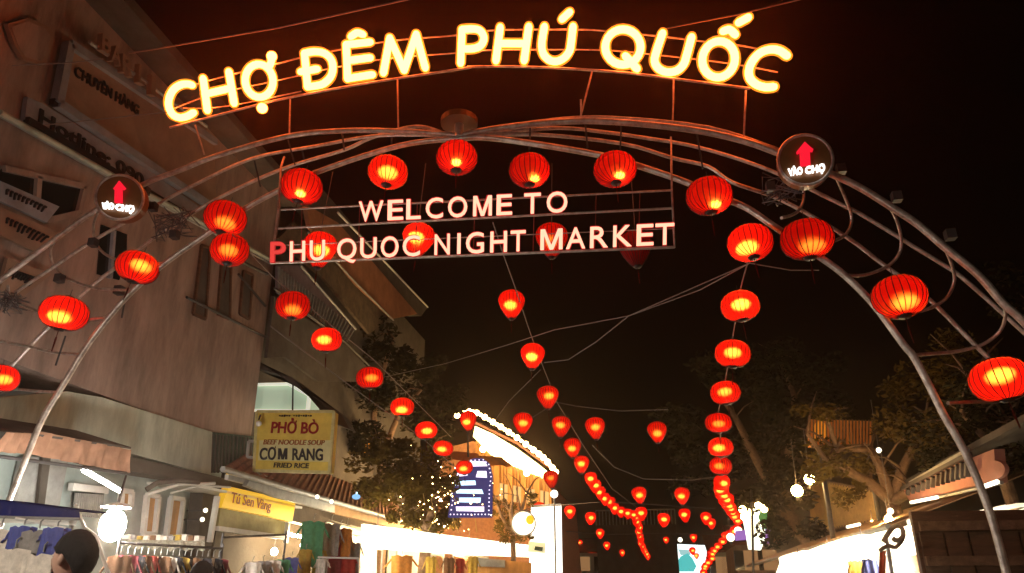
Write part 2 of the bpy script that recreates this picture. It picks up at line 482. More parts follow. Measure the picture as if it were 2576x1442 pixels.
MB().tube([P(370, 1244, X=-8.5), P(450, 1219, X=-8.3), P(540, 1216, X=-8.2)], .03).build('bar', 'white_paint', t)
MB().tube([P(430, 1241, X=-8.5), P(500, 1222, X=-8.3), P(580, 1226, X=-8.2)], .02).build('bar', 'white_paint', t)

def fold_sheet(A, B, C, D, nx, ny, amp, seed=0, wave=6):
    """wavy cloth between four corners A B (top) and D C (bottom)"""
    A, B, C, D = map(Vector, (A, B, C, D))
    nrm = (B - A).cross(D - A).normalized()
    r = random.Random(seed)
    ph = [r.uniform(0, 6.3) for _ in range(3)]
    vs = []
    for j in range(ny + 1):
        for i in range(nx + 1):
            s, t = i / nx, j / ny
            p = A.lerp(B, s).lerp(D.lerp(C, s), t)
            h = math.sin(s * wave * 2.1 + ph[0] + t) + .6 * math.sin(s * wave * 4.7 + ph[1]) + .4 * math.sin(t * 5 + s * 3 + ph[2])
            vs.append(p + nrm * amp * h * (.35 + .65 * t))
    fs = [(j * (nx + 1) + i, j * (nx + 1) + i + 1, (j + 1) * (nx + 1) + i + 1, (j + 1) * (nx + 1) + i) for j in range(ny) for i in range(nx)]
    return vs, fs
def sheet(name, m, parent, A, B, C, D, nx=14, ny=6, amp=.03, seed=0, wave=6):
    vs, fs = fold_sheet(A, B, C, D, nx, ny, amp, seed, wave)
    return MB().add(vs, fs, True).build(name, m, parent)

aw = thing('awning', 'brown cloth awning with a hanging skirt over the teal shopfront', 'awning', tuple(P(210, 1140, X=-7.9)))
sheet('skirt', 'awning_brown', aw, P(100, 1085, X=-7.9), P(329, 1132, X=-7.9), P(322, 1190, X=-7.9), P(70, 1142, X=-7.9), 40, 5, .03, 3, 16)
sheet('skirt', 'awning_brown', aw, P(20, 1088, X=-7.7), P(78, 1090, X=-7.9), P(72, 1142, X=-7.9), P(-20, 1138, X=-7.7), 16, 5, .03, 4, 8)
a, b = P(-20, 1082, X=-7.9), P(329, 1130, X=-7.9)
MB().prism([a, b, b + Vector((-1.2, 0, .35)), a + Vector((-1.2, 0, .35))], (0, 0, .03)).build('roof_sheet', 'plaster_dark', aw)
MB().tube([P(-20, 1146, X=-7.9), P(326, 1192, X=-7.9)], .025).build('edge_bar', 'dark_metal', aw)

# dangling overexposed lamp on its white pole in front of the shop
lp = thing('work_lamp', 'glaring round white lamp in front of the teal shopfront', 'lamp', tuple(P(283, 1325, X=-6.4)))
c = P(283, 1322, X=-6.4)   # centre of the globe
MB().ball(c, .15, 14, 10, 1.25).build('globe', glow('work_lamp_glow', (1, .94, .86), 400), lp)
MB().lathe([(.02, .27), (.06, .26), (.17, .21)], 18).build('shade', 'white_paint', lp).location = tuple(c)  # shade added to keep this lamp's light off the upper wall
MB().tube([c + Vector((0, 0, .17)), c + Vector((-.02, .1, .6)), P(300, 1265, X=-7.9)], .012).build('cord', 'wire', lp)
ps = thing('canopy_pole', 'leaning white canopy pole with an elbow, beside the glaring lamp', 'pole', tuple(P(290, 1441, X=-5.9)))
MB().tube([P(212, 1330, X=-5.9), P(240, 1348, X=-5.9), P(272, 1441, X=-5.8), P(272, 1441, X=-5.8) + Vector((.1, .0, -2.2))], .022).build('pole', 'white_paint', ps)
MB().tube([P(190, 1270, X=-5.9), P(214, 1332, X=-5.9)], .018).build('strut', 'white_paint', ps)

# ---------------------------------------------------------------- second building (dark, with orange lit eave)
b2 = thing('dark_house', 'dark tall house with a shuttered balcony and copper lit eave', 'building', (-9, 24, 0))
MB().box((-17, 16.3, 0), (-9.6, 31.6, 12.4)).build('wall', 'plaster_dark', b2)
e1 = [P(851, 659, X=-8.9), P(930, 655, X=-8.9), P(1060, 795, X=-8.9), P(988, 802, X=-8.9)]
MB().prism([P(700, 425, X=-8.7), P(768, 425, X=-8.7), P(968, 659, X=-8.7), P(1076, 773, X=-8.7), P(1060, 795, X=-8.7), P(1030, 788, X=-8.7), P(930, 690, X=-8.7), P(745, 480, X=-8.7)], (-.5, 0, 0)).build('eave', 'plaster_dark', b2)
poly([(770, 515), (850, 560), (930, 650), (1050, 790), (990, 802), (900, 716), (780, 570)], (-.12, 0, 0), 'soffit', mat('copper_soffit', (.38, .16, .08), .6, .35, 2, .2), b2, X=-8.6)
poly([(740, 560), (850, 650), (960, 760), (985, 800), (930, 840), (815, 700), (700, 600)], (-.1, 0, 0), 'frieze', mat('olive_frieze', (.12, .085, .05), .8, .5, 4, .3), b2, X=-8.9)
MB().tube([P(850, 535, X=-8.5), P(968, 659, X=-8.5), P(1076, 773, X=-8.5)], .035).build('ridge_pipe', 'white_paint', b2)
MB().tube([P(775, 585, X=-8.55), P(900, 716, X=-8.55), P(990, 806, X=-8.55)], .03).build('trim_pipe', 'metal_grey', b2)
poly([(700, 668), (760, 668), (895, 826), (870, 862), (700, 735)], (-.08, 0, 0), 'shutter', 'shutter', b2, X=-8.75)
m = MB()
for i in range(27):
    t = i / 26
    a = Vector((702, 672)).lerp(Vector((892, 826)), t); b = Vector((702, 740)).lerp(Vector((870, 862)), t)
    a.y = max(a.y, 668)
    m.bar(P(a.x, a.y, X=-8.7), P(b.x, b.y, X=-8.7), .05, .05)
m.build('shutter_ribs', 'metal_grey', b2, kind='stuff')
MB().tube([P(756, 668, X=-8.65), P(895, 828, X=-8.65)], .04).build('railing', 'metal_grey', b2)
MB().tube([P(690, 725, X=-8.65), P(870, 862, X=-8.65), P(960, 950, X=-8.65)], .035).build('railing', 'dark_metal', b2)
poly([(690, 745), (870, 870), (960, 960), (800, 960), (720, 900), (672, 900)], (-.08, 0, 0), 'lower_wall', 'plaster_dark', b2, X=-8.85)
# mint clad box behind the corner
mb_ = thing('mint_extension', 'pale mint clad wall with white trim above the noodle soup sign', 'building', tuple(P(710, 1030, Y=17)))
MB().prism([P(q[0], q[1], Y=17) for q in ((640, 968), (724, 966), (780, 998), (776, 1034), (640, 1033))], (0, .6, 0)).build('cladding', mat('mint_self_glow', (.5, .62, .48), .6, emit=(.5, .66, .48), strength=.42), mb_)  # light falling on the wall is put into the cladding as emission
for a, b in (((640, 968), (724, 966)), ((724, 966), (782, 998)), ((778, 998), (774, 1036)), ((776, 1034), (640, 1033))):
    MB().bar(P(*a, Y=16.95), P(*b, Y=16.95), .08, .06).build('trim', mat('white_trim_self_glow', (.8, .8, .7), .5, emit=(1, 1, .8), strength=.6), mb_)  # trim glows by itself in place of light falling on it
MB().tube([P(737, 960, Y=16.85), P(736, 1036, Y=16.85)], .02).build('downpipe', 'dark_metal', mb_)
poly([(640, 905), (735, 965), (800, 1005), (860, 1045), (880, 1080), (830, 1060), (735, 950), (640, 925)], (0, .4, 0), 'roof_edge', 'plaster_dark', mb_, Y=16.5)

# noodle soup sign
ns = thing('restaurant_sign', 'ochre double sign lettered PHO BO and COM RANG hanging off the corner', 'sign', tuple(P(738, 1185, Y=14.6)))
YN = 14.6
poly([(647, 1036), (841, 1036), (829, 1189), (640, 1184)], (0, .22, 0), 'box', 'sign_green', ns, Y=YN)
poly([(653, 1108), (834, 1108), (829, 1162), (649, 1158)], (0, .02, 0), 'band', mat('sign_pale_band', (.55, .52, .25), .5, .2, 3), ns, Y=YN - .012)
for a, b in (((647, 1036), (841, 1036)), ((841, 1036), (829, 1189)), ((829, 1189), (640, 1184)), ((640, 1184), (647, 1036))):
    MB().bar(P(*a, Y=YN + .02), P(*b, Y=YN + .02), .06, .06).build('frame', mat('sign_frame', (.5, .45, .2), .4, .3, 8), ns)
def nt_(s, bl, br, tl, m, bold=0, slant=0, name='lettering'):
    text(MB(), s, P(*bl, Y=YN - .03), P(*br, Y=YN - .03), P(*tl, Y=YN - .03), .015, bold, slant).build(name, m, ns)
nt_('PHỞ BÒ', (681, 1089), (800, 1091), (684, 1062), 'sign_red', .02)
nt_('BEEF NOODLE SOUP', (662, 1118), (815, 1120), (665, 1106), 'sign_rust', .012)
nt_('CƠ', (652, 1156), (693, 1156), (654, 1128), 'black', .025)
nt_('M', (699, 1156), (722, 1156), (700, 1128), 'black', .025)
nt_('RANG', (735, 1157), (812, 1158), (736, 1129), 'black', .025)
nt_('FRIED RICE', (688, 1176), (776, 1178), (690, 1164), 'black', .012)
g = MB()
for i in range(14):
    if i in (5,): continue
    g.bar(P(702 + i * 6, 1046, Y=YN - .02), P(706 + i * 6, 1046.3, Y=YN - .02), .01, .02 + .012 * (i % 3))
g.build('small_print', 'black', ns)
MB().bar(P(626, 1110, Y=YN + .05), P(642, 1110, Y=YN + .05), .05, .05).bar(P(626, 1110, Y=YN + .05), P(622, 1150, Y=YN + .05), .05, .05).bar(P(622, 1150, Y=YN + .05), P(642, 1152, Y=YN + .05), .05, .05).build('bracket', 'metal_grey', ns)
fl = thing('flood_lamp', 'small chrome floodlight at the left edge of the noodle soup sign', 'lamp', tuple(P(652, 1070, Y=14.3)))
MB().ball(P(651, 1066, Y=14.3), .06).build('head', 'white_paint', fl)
MB().tube([P(651, 1056, Y=14.35), P(655, 1044, Y=14.4)], .02).build('arm', 'dark_metal', fl)

# ---------------------------------------------------------------- yellow shop
XY = -8.6
ys = thing('yellow_shop', 'shop with a glowing yellow fascia sign and bright white interior', 'shop', (XY, 16, 0))
z8 = cc(402, 1140, .2093)
poly(z8([(830, 400), (1350, 520), (1630, 610), (1590, 830), (1260, 750), (740, 650)]), (-.15, 0, 0), 'fascia_sign', 'yellow_sign', ys, X=XY)
fs_ = ys.children[-1]
A_, B_, C_ = z8([(850, 590)])[0], z8([(1330, 690)])[0], z8([(870, 470)])[0]
text(MB(), 'Tú Sen Vàng', P(*A_, X=XY + .02), P(*B_, X=XY + .02), P(*C_, X=XY + .02), .01, .01).build('lettering', mat('orange_brush_print', (.35, .08, .01), .5, .2, 6), fs_)
poly(z8([(730, 660), (1250, 760), (1540, 830), (1520, 1010), (700, 900)]), (-.1, 0, 0), 'valance', mat('olive_valance', (.36, .34, .16), .7, .35, 3, .2), ys, X=XY - .1)
for a, b in (((690, 520), (600, 1070)), ((1540, 830), (1510, 1080)), ((690, 905), (1530, 1020))):
    a, b = z8([a, b])
    MB().bar(P(*a, X=XY - .05), P(*b, X=XY - .05), .09, .09).build('post', 'white_paint', ys)
wallp = z8([(700, 900), (1530, 1020), (1530, 1440), (600, 1440)])
poly(wallp, (-.1, 0, 0), 'back_wall', 'white_paint', ys, X=XY - 1.6)
for i in range(4):
    a, b = z8([(640, 1105 + i * 110), (1530, 1135 + i * 90)])
    MB().bar(P(*a, X=XY - 1.5), P(*b, X=XY - 1.5), .06, .04).build('shelf', 'metal_grey', ys)
for i in range(5):
    a, b = z8([(700 + i * 200, 900 + i * 30), (680 + i * 200, 1440)])
    MB().bar(P(*a, X=XY - 1.5), P(*b, X=XY - 1.5), .04, .04).build('shelf_post', 'metal_grey', ys)
MB().prism([P(480, 1222, X=XY), P(760, 1280, X=XY), P(760, 1280, X=XY) + Vector((-2, 0, .1)), P(480, 1222, X=XY) + Vector((-2, 0, .1))], (0, 0, .05)).build('ceiling', 'white_paint', ys)
for a, b, mm in (((574, 1188), (691, 1217), 'yellow_sign'), ((570, 1200), (640, 1218), 'white_paint')):
    MB().bar(P(*a, X=XY + .2), P(*b, X=XY + .2), .08, .1).build('trim_bar', mm, ys)
# lean-to roofs past the yellow shop
lr = thing('lean_to_roof', 'rusty brown sheet roof sloping over the market stalls past the noodle sign', 'roof', tuple(P(760, 1240, X=-7.8)))
a, b = P(560, 1180, X=-7.8), P(1010, 1312, X=-7.8)
c_, d_ = P(640, 1130, X=-9.6), P(1000, 1262, X=-9.6)
m = MB()
n_ = 34
for i in range(n_):
    p0, p1 = a.lerp(b, i / n_), a.lerp(b, (i + 1) / n_)
    q0, q1 = c_.lerp(d_, i / n_), c_.lerp(d_, (i + 1) / n_)
    m.prism([p0, p0.lerp(p1, .5) + Vector((0, 0, .04)), q0.lerp(q1, .5) + Vector((0, 0, .04)), q0], (0, 0, .02))
    m.prism([p0.lerp(p1, .5) + Vector((0, 0, .04)), p1, q1, q0.lerp(q1, .5) + Vector((0, 0, .04))], (0, 0, .02))
m.build('corrugated_sheet', 'roof_red', lr)
MB().tube([a, b], .06).build('gutter', 'metal_grey', lr)
poly([(640, 1186), (842, 1258), (842, 1290), (690, 1250), (620, 1222)], (-.1, 0, 0), 'fascia_sheet', 'metal_grey', lr, X=-8.0)
poly([(842, 1262), (1010, 1318), (1100, 1345), (1100, 1352), (1000, 1330), (842, 1292)], (-.1, 0, 0), 'fascia_board', mat('ochre_board', (.3, .16, .06), .7, .3, 4), lr, X=-8.0)
for k, (u, v) in enumerate(((798, 1250), (834, 1262))):
    t = thing('eave_bulb', 'tiny white bulb on the grey gutter, %s of two' % ['left', 'right'][k], 'lamp', tuple(P(u, v, X=-7.6)), 'eave bulbs')
    MB().ball(P(u, v, X=-7.6), .05).build('bulb', 'white_glow', t)
    MB().tube([P(u, v, X=-7.6), P(u - 3, v - 10, X=-7.7)], .012).build('stem', 'dark_metal', t)

# ---------------------------------------------------------------- row of blown-out market stalls, left
def stall(name, label, X, Y0, Y1, Zf, Zb, depth, side, canopy='tarp_white', wall='white_paint', lamps=3, floor_goods=True, lm='white_lamp', lr_=.035, lz=None):
    """side=-1: stall on the left of the street, opening to +X"""
    s = thing(name, label, 'market stall', (X, (Y0 + Y1) / 2, 0))
    xb = X + side * depth
    A, B = Vector((X, Y0, Zf)), Vector((X, Y1, Zf)); C, D = Vector((xb, Y1, Zb)), Vector((xb, Y0, Zb))
    sheet('canopy', canopy, s, A, B, C, D, 20, 8, .03, int(Y0), 8)
    sheet('valance', canopy, s, A, B, B - Vector((0, 0, .25)), A - Vector((0, 0, .25)), 40, 3, .02, int(Y0) + 1, 20)
    MB().box((min(xb, xb + side * .06), Y0, 0), (max(xb, xb + side * .06), Y1, Zb - .05)).build('back_wall', wall, s)
    for yy in (Y0, Y1):
        MB().tube([(X, yy, 0), (X, yy, Zf)], .03).build('post', 'metal_grey', s)
    for k in range(lamps):
        y = Y0 + (Y1 - Y0) * (k + .5) / lamps
        x = X + side * depth * .45
        z = lz if lz else (Zf + Zb) / 2 - .3
        l = MB().tube([(x, y - .35, z), (x, y + .35, z)], lr_, 8, 'round').build('tube_lamp', lm, s)
    return s
stall('market_stall', 'glaring white canopied stall nearest the yellow shop', -7.6, 17.5, 21.8, 3.05, 3.5, 2.2, -1, lm='warm_lamp')
stall('market_stall', 'glaring warm canopied stall under the golden tree', -7.3, 22.2, 27.5, 3.15, 3.7, 2.2, -1, lm='warm_lamp')
stall('market_stall', 'far glaring stall below the blue LED sign', -7.1, 28, 36, 3.2, 3.9, 2.4, -1, lm='warm_lamp')
# glowing strip added for the overexposed lamps of the stalls
GLARE_PTS = [(915, 1318, 17.5), (1010, 1330, 20), (1160, 1352, 25), (1338, 1372, 30.5), (1338, 1402, 30.5), (1180, 1396, 25.6), (1000, 1384, 20), (915, 1376, 17.5)]
o = MB().prism([P(u, v, Y=y) for u, v, y in GLARE_PTS], (-.1, .1, 0)).build('glare_strip', 'white_glow')
tag(o, 'long glowing white strip added for the overexposed left stall lamps', 'sign')

def hung_bulb(label, u, v, X, r, m, cord=.5):
    p = P(u, v, X=X)
    t = thing('hanging_bulb', label, 'lamp', tuple(p), 'bare bulbs hung in the stalls')
    MB().ball(p, r, 10, 8, 1.15).build('bulb', m, t)
    MB().tube([p + Vector((0, 0, r)), p + Vector((0, 0, r + cord))], .01).build('cord', 'wire', t)
BW = glow('stall_bulb', (1, .86, .62), 150)
BG = glow('stall_bulb_gold', (1, .6, .22), 1300)
for a in (('glaring bulb just right of the maroon garment', 948, 1352, -6.8, .17, BW), ('glaring bulb left of the golden tree trunk', 1018, 1368, -6.7, .12, BW), ('glaring bulb right of the golden tree trunk', 1110, 1366, -6.6, .16, BW), ('glaring bulb under the LED sign', 1180, 1374, -6.6, .15, BW),
          ('glaring bulb below the orange house', 1265, 1384, -6.6, .2, BW), ('glaring bulb inside the yellow shop', 690, 1388, -9.0, .08, BW), ('small bulb at the lower edge of the yellow shop', 760, 1372, -8.2, .05, BW)):
    hung_bulb(*a)
hung_bulb('added gold flood bulb at the foot of the golden tree', 1120, 1318, -6.4, .1, BG)  # flood added to turn the tree gold
hung_bulb('added gold flood bulb beside the dark pillar of leaves', 1085, 1325, -7.4, .1, BG)  # second flood added for the same leaves

# hanging goods as individual garments
GC = [mat('garment_' + n, c, .85, .35, 12, .1) for n, c in (('maroon', (.2, .03, .04)), ('brown', (.2, .1, .05)), ('mustard', (.45, .3, .05)), ('grey', (.3, .28, .26)), ('black', (.02, .02, .025)), ('cream', (.78, .7, .6)), ('red', (.42, .04, .03)), ('green', (.08, .3, .16)), ('orange', (.5, .2, .04)), ('blue', (.08, .1, .35)))]
GN = ['maroon', 'brown', 'mustard', 'grey', 'black', 'cream', 'red', 'green', 'orange', 'blue']
def garment(loc, wd, ht, ci, label, group, rz=0, name='garment'):
    """a shirt-like hanging cloth with shoulders, sleeves and folds, on a hanger"""
    t = thing(name, label, 'garment', tuple(loc), group)
    L = Vector(loc)
    cx, sx = math.cos(rz), math.sin(rz)
    def pt(x, z, d): return L + Vector((x * wd * cx - d * sx, x * wd * sx + d * cx, z * ht))
    m = MB()
    ph, k1, k2 = rng.uniform(0, 6), rng.uniform(16, 26), rng.uniform(7, 11)
    nx, nz = 16, 7
    def wave(x, z): return (.006 + .02 * -z) * (math.sin(x * k1 + ph + z * 2) + .6 * math.sin(x * k2 - ph)) * wd * 2
    for side in (-1, 1):
        vs = []
        for b in range(nz + 1):
            q = b / nz
            hw = .31 + .03 * q - .03 * math.sin(q * 3.1)
            for a in range(nx + 1):
                x = -hw + 2 * hw * a / nx
                z = -.03 - q * .97 - (.05 * abs(x) / .31 * (1 - q)) - (.06 * max(0, 1 - abs(x) / .1) * (1 - q) ** 6)
                vs.append(pt(x, z + .015 * math.sin(x * 23 + ph) * q, side * (.035 + .02 * (1 - abs(x) / .36)) + wave(x, -q)))
        m.add(vs, [(b * (nx + 1) + a, b * (nx + 1) + a + 1, (b + 1) * (nx + 1) + a + 1, (b + 1) * (nx + 1) + a) for b in range(nz) for a in range(nx)], True)
    for sg in (-1, 1):                                   # sleeves
        sl = []
        for b in range(5):
            q = b / 4
            for a in range(6):
                an = a / 5 * math.pi * 2
                c = Vector((sg * (.27 + .2 * q), 0, -.12 - .26 * q))
                sl.append(pt(c.x + .085 * math.cos(an) * .8, c.z + .085 * math.cos(an) * -.5 * sg, .035 * math.sin(an) + .01 * math.sin(q * 9 + ph)))
        m.add(sl, [(b * 6 + a, b * 6 + (a + 1) % 6, (b + 1) * 6 + (a + 1) % 6, (b + 1) * 6 + a) for b in range(4) for a in range(6)], True)
    m.build('cloth', GC[ci], t)
    MB().tube([pt(0, -.02, 0), pt(0, .08, 0), pt(.05, .12, 0)], .007, 5).build('hanger_hook', 'metal_grey', t)
    return t

# ---------------------------------------------------------------- stall with navy tarp at the bottom left corner
sb2 = thing('clothes_stall', 'clothes stall under a navy tarpaulin in the bottom left corner', 'market stall', tuple(P(90, 1290, Y=6.4)))
YS = 5.6
sheet('tarpaulin', 'tarp_navy', sb2, P(-30, 1258, Y=YS), P(200, 1288, Y=YS), P(204, 1306, Y=YS), P(-30, 1296, Y=YS), 24, 4, .008, 5, 9)
MB().prism([P(-30, 1258, Y=YS), P(200, 1288, Y=YS), P(200, 1288, Y=YS) + Vector((0, .45, .02)), P(-30, 1258, Y=YS) + Vector((0, .45, .02))], (0, 0, .012)).build('tarpaulin', 'tarp_navy', sb2)
sheet('white_lining', 'tarp_white', sb2, P(-30, 1297, Y=YS + .04), P(192, 1306, Y=YS + .04), P(190, 1322, Y=YS + .04), P(-30, 1314, Y=YS + .04), 18, 3, .015, 7, 12)
MB().tube([P(-30, 1300, Y=YS - .02), P(200, 1306, Y=YS - .02)], .012).build('rail', 'metal_grey', sb2)
for px in (-25, 186):
    a = P(px, 1296, Y=YS + .1); MB().tube([a, (a.x, a.y, 0)], .02).build('post', 'metal_grey', sb2)
MB().tube([P(40, 1304, Y=YS - .06), P(168, 1330, Y=YS - .06)], .012).build('brace', 'white_paint', sb2)
for k, (u, v, wd, ht, ci, nm) in enumerate(((5, 1322, .42, .6, 5, 'pale cream shirt at the left picture edge'), (62, 1318, .3, .34, 9, 'small blue top under the tarpaulin'), (100, 1326, .34, .5, 3, 'grey shirt beside the blue top'), (146, 1322, .3, .3, 9, 'bright blue folded top beneath the tarpaulin end'), (40, 1372, .5, .5, 5, 'cream shirt hanging lowest at the far left'), (110, 1385, .5, .5, 5, 'off white shirt hanging left of the dark haired head'))):
    garment(P(u, v, Y=YS - .1 - .04 * k), wd, ht, ci, nm, 'clothes of the corner stall', R(rng.uniform(-12, 12)))
# two rails of clothes below the teal shopfront
def rack(label, a, b, zlow=.02):
    t = thing('clothes_rack', label, 'clothes rack', (a.x, a.y, 0))
    MB().tube([a, b], .018).build('rail', 'dark_metal', t)
    for q in (a, b): MB().tube([q + Vector((0, 0, .06)), (q.x, q.y, 0)], .018).build('post', 'dark_metal', t)
    return t
ra, rb = P(300, 1366, Y=8.6), P(560, 1380, Y=10.2)
rack('dark clothes rail under the teal shopfront', ra, rb)
for i in range(17):
    t = (i + .5) / 17
    p = ra.lerp(rb, t)
    ci = [1, 0, 4, 1, 6, 4, 1, 5, 4, 2, 4, 1, 3, 4, 5, 4, 0][i]
    garment(p - Vector((0, 0, .1)), .42, .62 + .1 * rng.random(), ci, '%s garment on the dark rail, %s' % (GN[ci], ['at the left end', 'next to the left end', 'third along', 'left of the red one', 'the red one', 'right of the red one', 'brown between black and cream', 'the cream one near the middle', 'at the exact middle', 'mustard among black ones', 'right of the mustard one', 'brown past the mustard one', 'grey past the middle', 'between grey and cream', 'the cream one near the right', 'next to the right end', 'maroon at the right end'][i]), 'clothes on the dark rail', R(rng.uniform(25, 75)))
o = thing('display_shelf', 'cluttered cream shelf of folded goods under the orange doors', 'shelf', tuple(P(430, 1365, Y=10.8)))
sheet('cloth_cover', mat('patterned_cover', (.5, .48, .36), .8, .6, 25), o, P(315, 1352, Y=10.8), P(515, 1358, Y=11.4), P(515, 1382, Y=11.2), P(315, 1376, Y=10.6), 30, 4, .03, 9, 14)
for i in range(12):
    p = P(322 + i * 16, 1354 + i * .4, Y=10.8 + i * .05)
    MB().box((p.x - .06, p.y - .08, p.z - .02), (p.x + .06, p.y + .08, p.z + .03 + .04 * rng.random())).build('folded_goods', GC[[5, 3, 2, 5, 1, 5][i % 6]], o)
# second rack and bright goods in front of the yellow shop
ra2, rb2 = P(560, 1352, Y=10.6), P(720, 1345, Y=12.0)
rack('thin rail with a dark elbow in front of the yellow shop', ra2, rb2)
for i in range(4):
    p = ra2.lerp(rb2, .5 + i * .16)
    ci = [5, 3, 5, 7][i]
    garment(p - Vector((0, 0, .35)), .4, .5, ci, '%s garment on the thin rail by the yellow shop, %s' % (GN[ci], ['leftmost', 'beside the leftmost', 'third along', 'rightmost'][i]), 'clothes on the thin rail', R(50))
for k, (u, v, wd, ht, ci, Y, nm) in enumerate((
        (790, 1305, .75, .95, 7, 15.5, 'green printed shirt hanging right of the yellow sign'),
        (835, 1310, .6, 1.1, 3, 16.2, 'long grey dress beside the green shirt'),
        (858, 1322, .6, 1.0, 0, 16.8, 'maroon garment beside the grey dress'),
        (874, 1322, .35, 1.3, 8, 16.6, 'orange scarf-like garment next to the maroon one'),
        (770, 1378, .4, .6, 2, 15.3, 'mustard bag-like top low right of the yellow shop'),
        (806, 1380, .4, .6, 2, 15.8, 'second mustard top, right of the first'),
        (842, 1395, .5, .6, 0, 15.9, 'dark maroon top low under the grey dress'),
        (878, 1402, .5, .5, 6, 16, 'red top at the picture bottom under the orange scarf'),
        (895, 1360, .4, .8, 3, 17, 'pale grey top left of the white glare'),
        (812, 1402, .4, .5, 5, 15.4, 'cream top low at the bottom edge by the mustard tops'),
        (735, 1398, .4, .6, 9, 14.4, 'faded blue top below the yellow shop'),
        (1012, 1392, .9, .9, 8, 20, 'orange brown apron at the bottom under the glare'),
        (1085, 1395, .5, 1, 2, 22, 'yellow cloth under the warm stall lamps'),
        (1130, 1398, .5, .9, 1, 22, 'brown cloth between the yellow and rose cloths'),
        (1158, 1400, .4, .9, 6, 23, 'rose red cloth under the warm stall'),
        (1190, 1396, .5, .9, 2, 24, 'mustard cloth right of the rose cloth'))):
    garment(P(u, v, Y=Y), wd, ht, ci, nm, 'goods hung in the left stalls', R(rng.uniform(-30, 40)))
o = thing('goods_rail', 'pale horizontal rail across the hanging goods right of the yellow shop', 'rail', tuple(P(850, 1404, Y=15)))
MB().tube([P(800, 1402, Y=15), P(902, 1405, Y=15)], .02).build('rail', 'white_paint', o)
MB().tube([P(902, 1405, Y=15), P(903, 1441, Y=15)], .02).build('post', 'white_paint', o)
# brown crate shapes at the bottom of the far left stall
o = thing('counter_board', 'brown signboard over a counter at the bottom below the LED sign', 'board', tuple(P(1260, 1425, Y=25)))
poly([(1198, 1403), (1336, 1416), (1336, 1460), (1198, 1460)], (0, .1, 0), 'board', 'orange_wood', o, Y=25)
poly([(1198, 1403), (1270, 1409), (1270, 1428), (1198, 1425)], (0, .03, 0), 'panel', 'metal_grey', o, Y=24.96)

